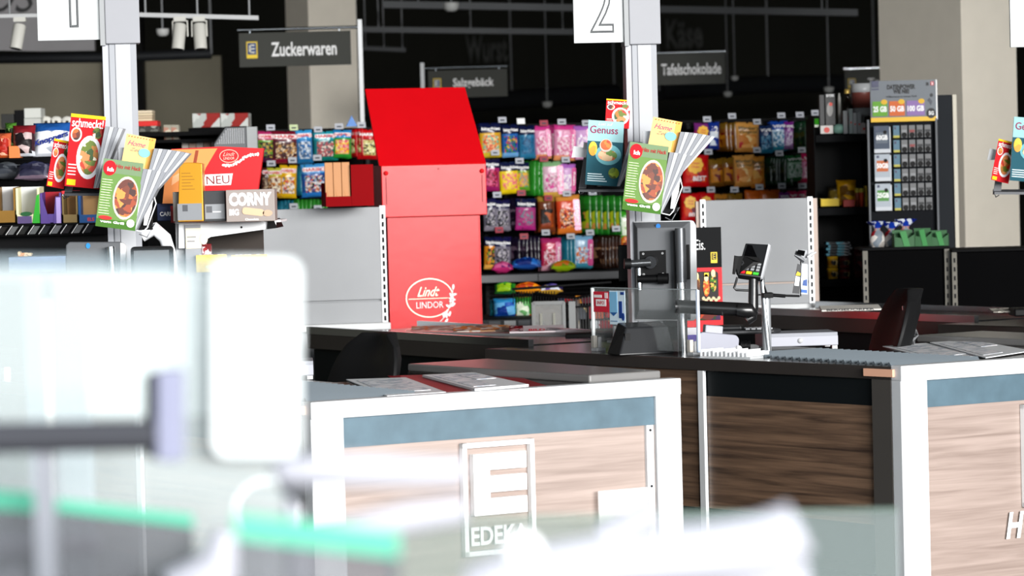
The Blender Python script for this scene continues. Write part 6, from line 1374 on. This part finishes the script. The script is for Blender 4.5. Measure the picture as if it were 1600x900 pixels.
# third level
for i in range(5):
    y = 382 + i * 4.4 - 4
    rb('flat_carton', 1291 + (i % 2) * 3, y, 1328 + (i % 3) * 2, y + 4, candy(['#b8bcc0', '#4a4e52', '#7fb8c8', '#a8acb0'], 50), ['topmost', 'second', 'middle', 'fourth', 'lowest'][i] + ' flat carton in the pile on the third drugstore level', 'box', 15.7, .12, 'flat cartons in a pile')
for i, (x, yb, c) in enumerate(((1292, 418, '#a8801c'), (1292, 436, '#a8841c'), (1311, 436, '#6a1c1c'), (1311, 418, '#5a1a1a'))):
    o = MB().lathe([(0, 0), (.024, 0), (.026, .004), (.026, .046), (.02, .05), (0, .05)], mat(c, .3), n=18).build('jar'); o.location = U(x + 9, yb, 15.68); o.scale = (1, 1, 1.0)
    tag(o, ('yellow' if i < 2 else 'dark red') + (' lower' if yb == 436 else ' upper') + ' jar of the stacked jars on the third drugstore level', 'jar', 'stacked jars'); MB().lathe([(.027, .044), (.027, .054), (0, .055)], mat('#d8a81c' if i < 2 else '#3a1414', .35), n=18).build('lid', o); MB().lathe([(.0265, .012), (.0265, .036)], candy(['#1a1a14', c, '#d8c8a0'], 60), n=18).build('label_band', o)
flatpack('red_bag', 1332, 388, 1352, 436, 15.75, (foil('#6a2a34'), foil('#7a2a34'), candy(['#6a2430', '#8a3a44', '#4a1a24'], 30), foil('#5a2028')), 'dark red bag standing right of the jars', 'bag')
for i, x in enumerate((1306, 1322, 1335)):
    o = MB().lathe([(0, 0), (.018, 0), (.018, .028), (.014, .034), (0, .036)], mat(['#6a6c6c', '#6a2a2a', '#5a5c5c'][i], .25), n=16).build('small_jar'); o.location = U(x, 486, 15.65); tag(o, ['grey glass', 'reddish', 'dark grey'][i] + ' small jar on the lowest drugstore level', 'jar')
rb('yellow_bag', 1269, 345, 1277, 384, candy(['#d8a01c', '#c8581c', '#5a8a2a', '#e8d8a0'], 35), 'slim yellow packet between rack back and drugstore shelf, upper', 'packet', 15.4)
rb('yellow_bag', 1269, 430, 1277, 468, candy(['#b8801c', '#8a3a14', '#d8a83a'], 35), 'slim yellow packet between rack back and drugstore shelf, lower', 'packet', 15.4)
MB().box((-56 * k, .1, 0), (-44.5 * k, .12, zr(344)), BLACK).build('side_filler', bpy.data.objects['drugstore_shelf'])
for y in (386, 470): MB().box((-56 * k, -.22, zr(y)), (-44.5 * k, .12, zr(y - 2)), SK).build('side_ledge', bpy.data.objects['drugstore_shelf'])

# SIM card stand
D = 15.3; pf = PF(1420, 486, D); k = pf.k
zs = lambda py: 1.5 + (HZ - (py + ROLL * (1420 - 800))) * k
r = thing('sim_card_stand', 'grey stand with data tariff poster and rows of SIM card packs', 'card stand', (pf.o.x, pf.o.y, 0), 0)
SB = mat('#14161a', .7, 0, .08)  # darkened base colour carries the shade on the stand
MB().box((-60 * k, 0, 0), (48 * k, .03, zs(186)), SB).build('back_board', r)
for x in (-60, 46): MB().box((x * k, -.04, 0), ((x + 3) * k, .03, zs(186)), mat('#5c5f64', .5)).build('side_rail', r)
MB().box((49 * k, 0, 0), (74 * k, .35, zs(150)), mat('#24272b', .7, 0, .1)).box((75 * k, -.01, 0), (81 * k, .35, zs(150)), mat('#c8c2b2', .5)).build('side_cabinet', r)
h = MB().box((-54 * k, -.035, zs(186)), (48 * k, -.02, zs(126)), mat('#6f757c', .5)).box((-54 * k, -.037, zs(190)), (48 * k, -.02, zs(183)), mat('#e8b81c', .45)).box((48 * k, -.037, zs(188)), (50 * k, -.018, zs(126)), WHITE)
h.build('header_board', r)
text('DATENPOWER', 44 * k, 7.5 * k, mat('#16171a', .5), r, (-6 * k, -.037, zs(136)), bold=.05); text('WIE NIE!', 25 * k, 7 * k, mat('#16171a', .5), r, (-6 * k, -.037, zs(143)), bold=.05); text('Willkommen im besten Tarif', 48 * k, 3 * k, mat('#2c2d30', .5), r, (-6 * k, -.037, zs(151)), bold=.02)
for (x0, x1, c, n1) in ((-51, -28, '#5fa01c', '25 GB'), (-25, -1, '#d0601c', '50 GB'), (2, 30, '#8a6aa8', '100 GB')):
    MB().box((x0 * k, -.038, zs(181)), (x1 * k, -.035, zs(158)), mat(c, .5)).build('tariff_field', r); text(n1, (x1 - x0) * k * .92, 9 * k, WTX, r, ((x0 + x1) / 2 * k, -.040, zs(170)), bold=.04)
    MB().plate(ell((x1 - 5) * k, zs(159), 5 * k, 4 * k, 14), -.040, -.038, mat('#e0b01c', .5)).build('yellow_badge', r)
MB().plate(ell(40 * k, zs(178), 7 * k, 8 * k, 20), -.040, -.036, mat('#101114', .5)).build('black_badge', r); text('5G', 8 * k, 6 * k, WTX, r, (40 * k, -.042, zs(178)), bold=.03)
g = MB().box((-52 * k, -.039, zs(136)), (-41 * k, -.036, zs(126)), NAVY).box((-52 * k, -.039, zs(140)), (-41 * k, -.036, zs(138)), NAVY).box((33 * k, -.038, zs(135)), (37 * k, -.036, zs(130)), mat('#2a2b2e', .5)).box((40 * k, -.038, zs(135)), (45 * k, -.036, zs(129)), mat('#c8283a', .5))
g.build('header_print', r); g = MB(); g.plate(ell(41 * k, zs(150), 2.5 * k, 3 * k, 10), -.038, -.036, mat('#2a2c30', .5)).plate([(34 * k, zs(158)), (38 * k, zs(154)), (42 * k, zs(160)), (40 * k, zs(166)), (37 * k, zs(160))], -.038, -.036, mat('#4a4e58', .5)).build('header_print', r)
text('2', 3 * k, 4 * k, WTX, r, (42.5 * k, -.039, zs(132)), bold=.03)
for i, (y, c, t) in enumerate(((196, '#5a6470', '60GB'), (240, '#c0602a', '50GB'), (286, '#4a8a3a', '25GB'))):
    rr = thing('leaflet_pad', ['upper', 'middle', 'lower'][i] + ' hanging tariff leaflet pad reading ' + t + ' on the card stand', 'leaflet', (pf.o.x + (-38) * k, pf.o.y - .045, zs(y + 42)), 0, 'tariff leaflet pads'); 
    base = '#39465a' if i == 0 else '#a8b0ba'
    MB().box((-12 * k, 0, 0), (12 * k, .006, 42 * k), mat(base, .5)).box((-9 * k, .006, 0), (14 * k, .010, 40 * k), mat('#c8ccd0', .5)).build('pad', rr)
    MB().box((-9 * k, -.001, 15 * k), (9 * k, 0, 32 * k), mat(c, .5)).box((-12 * k, -.001, 0), (12 * k, 0, 6 * k), mat('#c8ccd2', .5)).box((-9 * k, -.001, 36 * k), (-5 * k, 0, 40 * k), NAVY).plate(ell(5 * k, 32 * k, 3 * k, 3 * k, 12), -.002, 0, BLACK).build('print', rr)
    text(t, 18 * k, 8 * k, WTX, rr, (0, -.002, 24 * k), bold=.04)
for j in range(6):
    y = 218 - 22 + j * 22.6
    for i in range(5):
        x = 1413 + (i - .5) * 12.2 - 1.5; lab = ['top', 'second', 'third', 'fourth', 'fifth', 'bottom'][j]; pos = ['leftmost', 'second', 'middle', 'fourth', 'rightmost'][i]
        o = MB().box((-4.8 * k, 0, 0), (4.8 * k, .012, 19 * k), mat('#4f7488' if i == 0 else '#6c6d6f', .5)).build('sim_card_pack'); o.location = (pf.o.x + (x - 1420) * k + .0, pf.o.y - .03, zs(y + 19))
        tag(o, pos + (' blue' if i == 0 else ' grey') + ' small SIM card pack in the ' + lab + ' row of the stand', 'card pack', 'SIM card packs on the stand')
        p = MB()
        if i == 0: p.box((-4.8 * k, -.001, 0), (4.8 * k, 0, 3.5 * k), mat('#b8b04a', .5)).box((-3.5 * k, -.001, 13 * k), (-.5 * k, 0, 17 * k), NAVY)
        else: p.box((-4 * k, -.001, 8 * k), (4 * k, 0, 12 * k), mat('#8a3a3a' if (i == 2 and j < 2) else '#2c2d30' if i > 2 else '#8a8c8e', .5)).plate(ell(0, 4 * k, 4.2 * k, 4.2 * k, 14), -.002, 0, BLACK)
        p.build('print', o)
# dark low panels of the far counter with sweets bags on top
def lowpanel(x0, x1, y0, D, label, post_m):
    pf = PF((x0 + x1) / 2, 500, D); k = pf.k; w_ = (x1 - x0) * k / 2; z = 1.5 + (HZ - (y0 + ROLL * ((x0 + x1) / 2 - 800))) * k
    r = thing('dark_rack', label, 'shelf rack', (pf.o.x, pf.o.y, 0), 0, 'dark low rack backs')
    MB().box((-w_, .02, 0), (w_, .04, z - .01), mat('#050506', .8, 0, .04)).build('back_panel', r)
    MB().box((-w_, -.01, z - .012), (w_, .35, z), mat('#101011', .7, 0, .08)).build('top_board', r, .002)
    for s in (-1, 1):
        u_ = MB(); u_.box((s * (w_ - .012) - .011, 0, 0), (s * (w_ - .012) + .011, .02, z - .012), post_m)
        zz_ = .1
        while zz_ < z - .05: u_.box((s * (w_ - .012) - .004, -.002, zz_), (s * (w_ - .012) + .004, 0, zz_ + .02), BLACK); zz_ += .04
        u_.build('slotted_upright', r)
    return z
PM = mat('#6b675e', .5)
zt1 = lowpanel(1350, 1486, 386, 14.4, 'dark low rack back carrying the green and white sweets bags', PM)
zt2 = lowpanel(1489, 1640, 388, 14.35, 'dark low rack back at right edge before the pale pillar', PM)
pfb = PF(1420, 384, 14.42)
def sack(px, w_, h_, m1, m2, label, seed, y=0):
    rnd = random.Random(seed); k = 14.5 / F; mb = MB(); n = 12; prof = [(.5, 0), (.55, .15), (.52, .4), (.45, .55), (.2, .66), (.28, .74), (.62, .92), (.7, 1.0)]
    vs = []
    for i, (rr_, z) in enumerate(prof):
        for q in range(n):
            a_ = q * math.tau / n; f = 1 + rnd.uniform(-.18, .18) * (1.6 if i > 4 else .6); vs.append((rr_ * w_ * k * .5 * f * math.cos(a_) * 1.6, rr_ * w_ * k * .35 * f * math.sin(a_) * 1.6, z * h_ * k + rnd.uniform(-1, 1) * .002 * (i > 5)))
    for i in range(len(prof) - 1):
        for q in range(n): mb.add([], [], m1); mb.f.append([i * n + q, i * n + (q + 1) % n, (i + 1) * n + (q + 1) % n, (i + 1) * n + q]); mb.m.append(mb.mi(m1 if i < 5 else m2)); mb.sm.append(True)
    mb.f.append(list(range(n))[::-1]); mb.m.append(0); mb.sm.append(False)
    mb.v = vs; o = mb.build('gift_bag'); p = U(px, 384, 14.5 + y); o.location = (p.x, p.y, zt1 + .001); tag(o, label, 'gift bag', 'tied gift bags'); return o
W1 = candy(['#b8b4b0', '#98a0a8', '#a82a3a', '#e0dcd8', '#c8a8a4'], 30); B1 = candy(['#1f3f9a', '#e0e4ea', '#2a5ab8', '#d8dce4'], 40)
sack(1371, 26, 40, W1, B1, 'leftmost white gift bag with tied blue top on dark rack', 1)
sack(1393, 26, 38, W1, B1, 'second white gift bag with tied blue top on dark rack', 2, .06)
sack(1415, 30, 42, W1, B1, 'rightmost white gift bag with tied blue top on dark rack', 3, .1)
GRN = mat('#0d5520', .5); GRL = mat('#1f8034', .5)
for i, (x0, x1, y0) in enumerate(((1398, 1430, 359), (1430, 1456, 357), (1456, 1482, 361))):
    pf = PF((x0 + x1) / 2, 384, 14.43); k = pf.k; w_ = (x1 - x0) * k / 2; h_ = (385 - y0) * k
    r = thing('green_carton', ['left', 'middle', 'right'][i] + ' open green carton on the dark rack beside the white gift bags', 'carton', (pf.o.x, pf.o.y, zt1 + .001), random.uniform(-6, 6), 'open green cartons')
    MB().box((-w_, .05, 0), (w_, .054, h_), GRN).build('back_wall', r); MB().plate([(-w_, 0), (w_, 0), (w_, h_ * .75), (w_ * .2, h_ * .45), (-w_, h_ * .6)], 0, .003, GRN).build('front_wall', r)
    for s in (-1, 1): MB().box((s * w_ - .0015, 0, 0), (s * w_ + .0015, .054, h_ * .8), GRN).build('side_wall', r)
    MB().hexa([(-w_ * .1, -.004, .002), (w_ * .5, -.004, .002), (w_ * .1, -.003, h_ * .95), (-w_ * .5, -.003, h_ * .9)], [(-w_ * .1, 0, .002), (w_ * .5, 0, .002), (w_ * .1, 0, h_ * .95), (-w_ * .5, 0, h_ * .9)], GRL).build('bright_flap', r)
    MB().box((-w_ * .9, .006, .002), (w_ * .9, .048, h_ * .4), mat('#b8bab8', .5)).build('contents', r)
# ================================================================ blurred things close to the camera
PANE_GLARE = veil('#b4bcbc', .3, .015); GLEDGE = mat('#48927a', .5, 0, .15)  # window glare on the near pane painted as a pale diffuse tint
def npoly(pts, D): return [U(x, y, D) for x, y in pts]
def slab(name, pts, D, th, m_, label=None, cat=None, parent=None, bevel=0, D2=None):
    """upright slab with the given outline, at distance D, th thick"""
    c0 = U(sum(p[0] for p in pts) / len(pts), sum(p[1] for p in pts) / len(pts), D)
    poly = [((U(x, y, D) - c0).x, (U(x, y, D) - c0).z) for x, y in pts]
    o = MB().plate(poly[::-1], 0, th, m_).build(name, parent, bevel); o.location = c0 - (parent.location if parent else Vector())
    if label: tag(o, label, cat)
    return o
def rpix(x0, y0, x1, y1, r_, n=6):
    return [(x, -y) for x, y in rrect(x0, -y1, x1, -y0, r_, n)]
scr = thing('counter_shield', 'large milky plastic shield blurred in the left foreground', 'screen', (U(230, 600, 2.7).x, 2.7, 0), 0)
slab('pane', rpix(-60, 422, 470, 1010, 22), 2.7, .004, PANE_GLARE, parent=scr)
slab('glare_sheet', rpix(330, 402, 472, 716, 26), 2.68, .004, veil('#b4b8b8', .8, .015), parent=scr)  # white reflections on the shield painted as diffuse sheets
slab('glare_sheet', rpix(140, 436, 440, 650, 10), 2.72, .003, veil('#c4caca', .84, .015), parent=scr)
slab('top_film', rpix(-60, 400, 420, 436, 6), 2.73, .003, veil('#768186', .4, .02), parent=scr)
MB().box((-.2, .0, 0), (.14, .05, U(200, 1000, 2.7).z), mat('#d8dadc', .5)).build('shield_foot', scr)
def gpost(x0, x1, y0, D, m_, label):
    a_, b_ = U(x0, y0, D), U(x1, y0, D); o = MB().box((0, 0, 0), (b_.x - a_.x, .04, a_.z), m_).build('barrier_post', None, .003); o.location = (a_.x, D, 0); tag(o, label, 'post', 'blurred barrier posts')
gpost(34, 62, 428, 4.6, mat('#39454e', .5), 'left dark grey-blue barrier post seen through the milky shield')
gpost(80, 134, 425, 4.65, mat('#465059', .5), 'right wider grey-blue barrier post seen through the milky shield')
gpost(62, 76, 470, 4.62, mat('#8f918f', .5), 'pale narrow post between the two grey-blue barrier posts')
bar = thing('arm_barrier', 'thick dark grey barrier arm with end plate blurred at left', 'barrier', (U(120, 680, 2.5).x, 2.5, 0), 0)
def loc(x, y, D, r_): return U(x, y, D) - r_.location
MB().tube([loc(-80, 686, 2.5, bar), loc(245, 680, 2.5, bar)], 25 * 2.5 / F, mat('#2a2b30', .6, 0, .25), 24).build('arm_tube', bar)
slab('end_cap', rpix(226, 582, 250, 716, 8), 2.5, .02, mat('#0c0d10', .6, 0, .2), parent=bar, bevel=.002)
slab('end_plate', rpix(244, 578, 284, 722, 8), 2.49, .03, mat('#6a6c7e', .5), parent=bar, bevel=.002)
MB().box((-.035, 0, 0), (-.02, .02, loc(0, 690, 2.5, bar).z), mat('#6c6e74', .4)).build('arm_support', bar)
def gate(x0, y0, x1, y1, th, D, label, body=None):
    a_, b_ = U(x0, y0, D), U(x1, y1, D); k = D / F; r = thing('glass_shelf', label, 'glass panel', (a_.x, D, 0), 0, 'green-edged glass panels')
    a_ = a_ - r.location; b_ = b_ - r.location; t = th * k; e = Vector((0, .012, 0)); n_ = Vector((0, 0, t))
    MB().hexa([a_ - n_, b_ - n_, b_ - n_ + e, a_ - n_ + e], [a_, b_, b_ + e, a_ + e], GLEDGE).build('glass_edge', r, .001)
    z0 = .2
    MB().hexa([Vector((a_.x, .002, z0)), Vector((b_.x, .002, z0)), Vector((b_.x, .010, z0)), Vector((a_.x, .010, z0))], [a_ - n_ + Vector((0, .002, 0)), b_ - n_ + Vector((0, .002, 0)), b_ - n_ + Vector((0, .01, 0)), a_ - n_ + Vector((0, .01, 0))], body or veil('#55565a', .6, .015)).build('glass_body', r)
    MB().box((a_.x, -.01, 0), (b_.x, .03, z0), mat('#a8aaad', .4)).build('base_rail', r, .003)
    return r
gate(-70, 762, 62, 772, 30, 2.55, 'bright green-edged glass panel at the lower left corner')
gate(60, 778, 300, 806, 18, 2.62, 'dull green-edged glass panel behind the barrier arm end')
gate(366, 804, 622, 834, 38, 1.95, 'thick bright mint-edged glass panel low left of the logo')
g4 = gate(600, 806, 1010, 803, 12, 3.6, 'hazy glass panel across the lower middle under the logo', veil('#67726d', .5, .015))  # reflected haze painted into the body tint
g5 = gate(1008, 800, 1404, 794, 6, 3.7, 'faint glass panel in front of the dark wooden side panel', veil('#7f8a88', .22, .02))
for c in list(g4.children) + list(g5.children):
    if c.name.startswith('glass_edge'): c.data.materials[0] = veil('#67776f', .4, .02)
WT = mat('#929299', .6, 0, .1)
def wtube(pts, r_, D, label, name='white_rail'):
    o = MB().tube([U(x, y, D + (d[0] if d else 0)) - U(pts[0][0], pts[0][1], D) for x, y, *d in pts], [q * D / F for q in r_], WT, 24).build(name); o.location = U(pts[0][0], pts[0][1], D)
    return tag(o, label, 'rail')
wtube([(432, 722), (440, 736), (560, 735), (650, 738), (726, 738)], [14, 27, 26, 24, 22], 2.15, 'upper white tube blurred in front of the logo panel')
wtube([(470, 838), (560, 828), (640, 808), (728, 796)], [20, 25, 25, 22], 2.15, 'lower white tube blurred below the upper one'); o = [c for c in C.objects if c.name.startswith('white_rail')][-1]; MB().tube([(-.0, .0, -.005), (0, 0, -o.location.z)], .008, WT, 10).build('stem', o)
o = MB().tube([U(446, 716, 2.38) - U(446, 716, 2.38), U(452, 750, 2.38) - U(446, 716, 2.38), U(474, 790, 2.38) - U(446, 716, 2.38)], [.008, .010, .006], mat('#2c2e31', .5), 18).build('dark_bracket'); o.location = U(446, 716, 2.38); tag(o, 'dark curved bracket at the left end of the white tubes', 'bracket'); MB().tube([(.004, 0, -.02), (.004, 0, -o.location.z)], .006, WT, 12).build('stem', o)
wtube([(735, 925), (820, 900), (960, 876), (1120, 864), (1200, 850), (1250, 824)], [40, 44, 44, 48, 50, 44], 2.0, 'long white rail curving up at its right end, lower middle')
wtube([(960, 935), (1130, 922), (1262, 905)], [40, 40, 34], 2.05, 'short white rail end at the bottom centre right')
wtube([(1020, 800), (980, 822), (935, 836)], [20, 20, 16], 2.9, 'small white rounded lever in front of the clear plate'); o = [c for c in C.objects if c.name.startswith('white_rail')][-1]; MB().tube([(-.04, 0, -.02), (-.04, 0, -o.location.z)], .006, WT, 10).build('stem', o)
o = MB().lathe([(0, -1), (.4, -.92), (.75, -.66), (.95, -.3), (1, 0), (.95, .3), (.75, .66), (.4, .92), (0, 1)], mat('#dcdcde', .4), n=24).build('highlight_ball'); o.scale = (29 * 1.9 / F,) * 3; o.location = U(815, 862, 1.9); tag(o, 'round white knob above the long white rail', 'knob'); MB().tube([(0, 0, -.9), (0, 0, -U(815, 862, 1.9).z / (29 * 1.9 / F))], .45, WT, 12).build('stem', o)  # ball and stem added in place of an out-of-focus highlight
wtube([(-60, 852), (60, 852), (158, 848)], [22, 20, 16], 2.7, 'white tube end at the bottom left under the glass panels')
wtube([(290, 930), (345, 880), (352, 830)], [52, 34, 20], 2.6, 'wide white funnel-shaped foot at the bottom left centre')
wtube([(-30, 960), (40, 900)], [50, 24], 2.65, 'white rounded shape in the bottom left corner')
o = MB().tube([U(418 + 52 * math.cos(a_ / 20 * math.tau), 802 + 52 * math.sin(a_ / 20 * math.tau), 2.9) - U(418, 802, 2.9) for a_ in range(21)], .0018, mat('#d8dad8', .4), 8).build('ring_rim'); o.location = U(418, 802, 2.9); tag(o, 'thin pale ring left of the thick mint-edged glass', 'ring'); MB().tube([(0, 0, -54 * 2.9 / F), (0, 0, -U(418, 802, 2.9).z)], .002, WT, 8).build('stem', o)
# see-through cover of the packing unit standing in front of the third counter corner
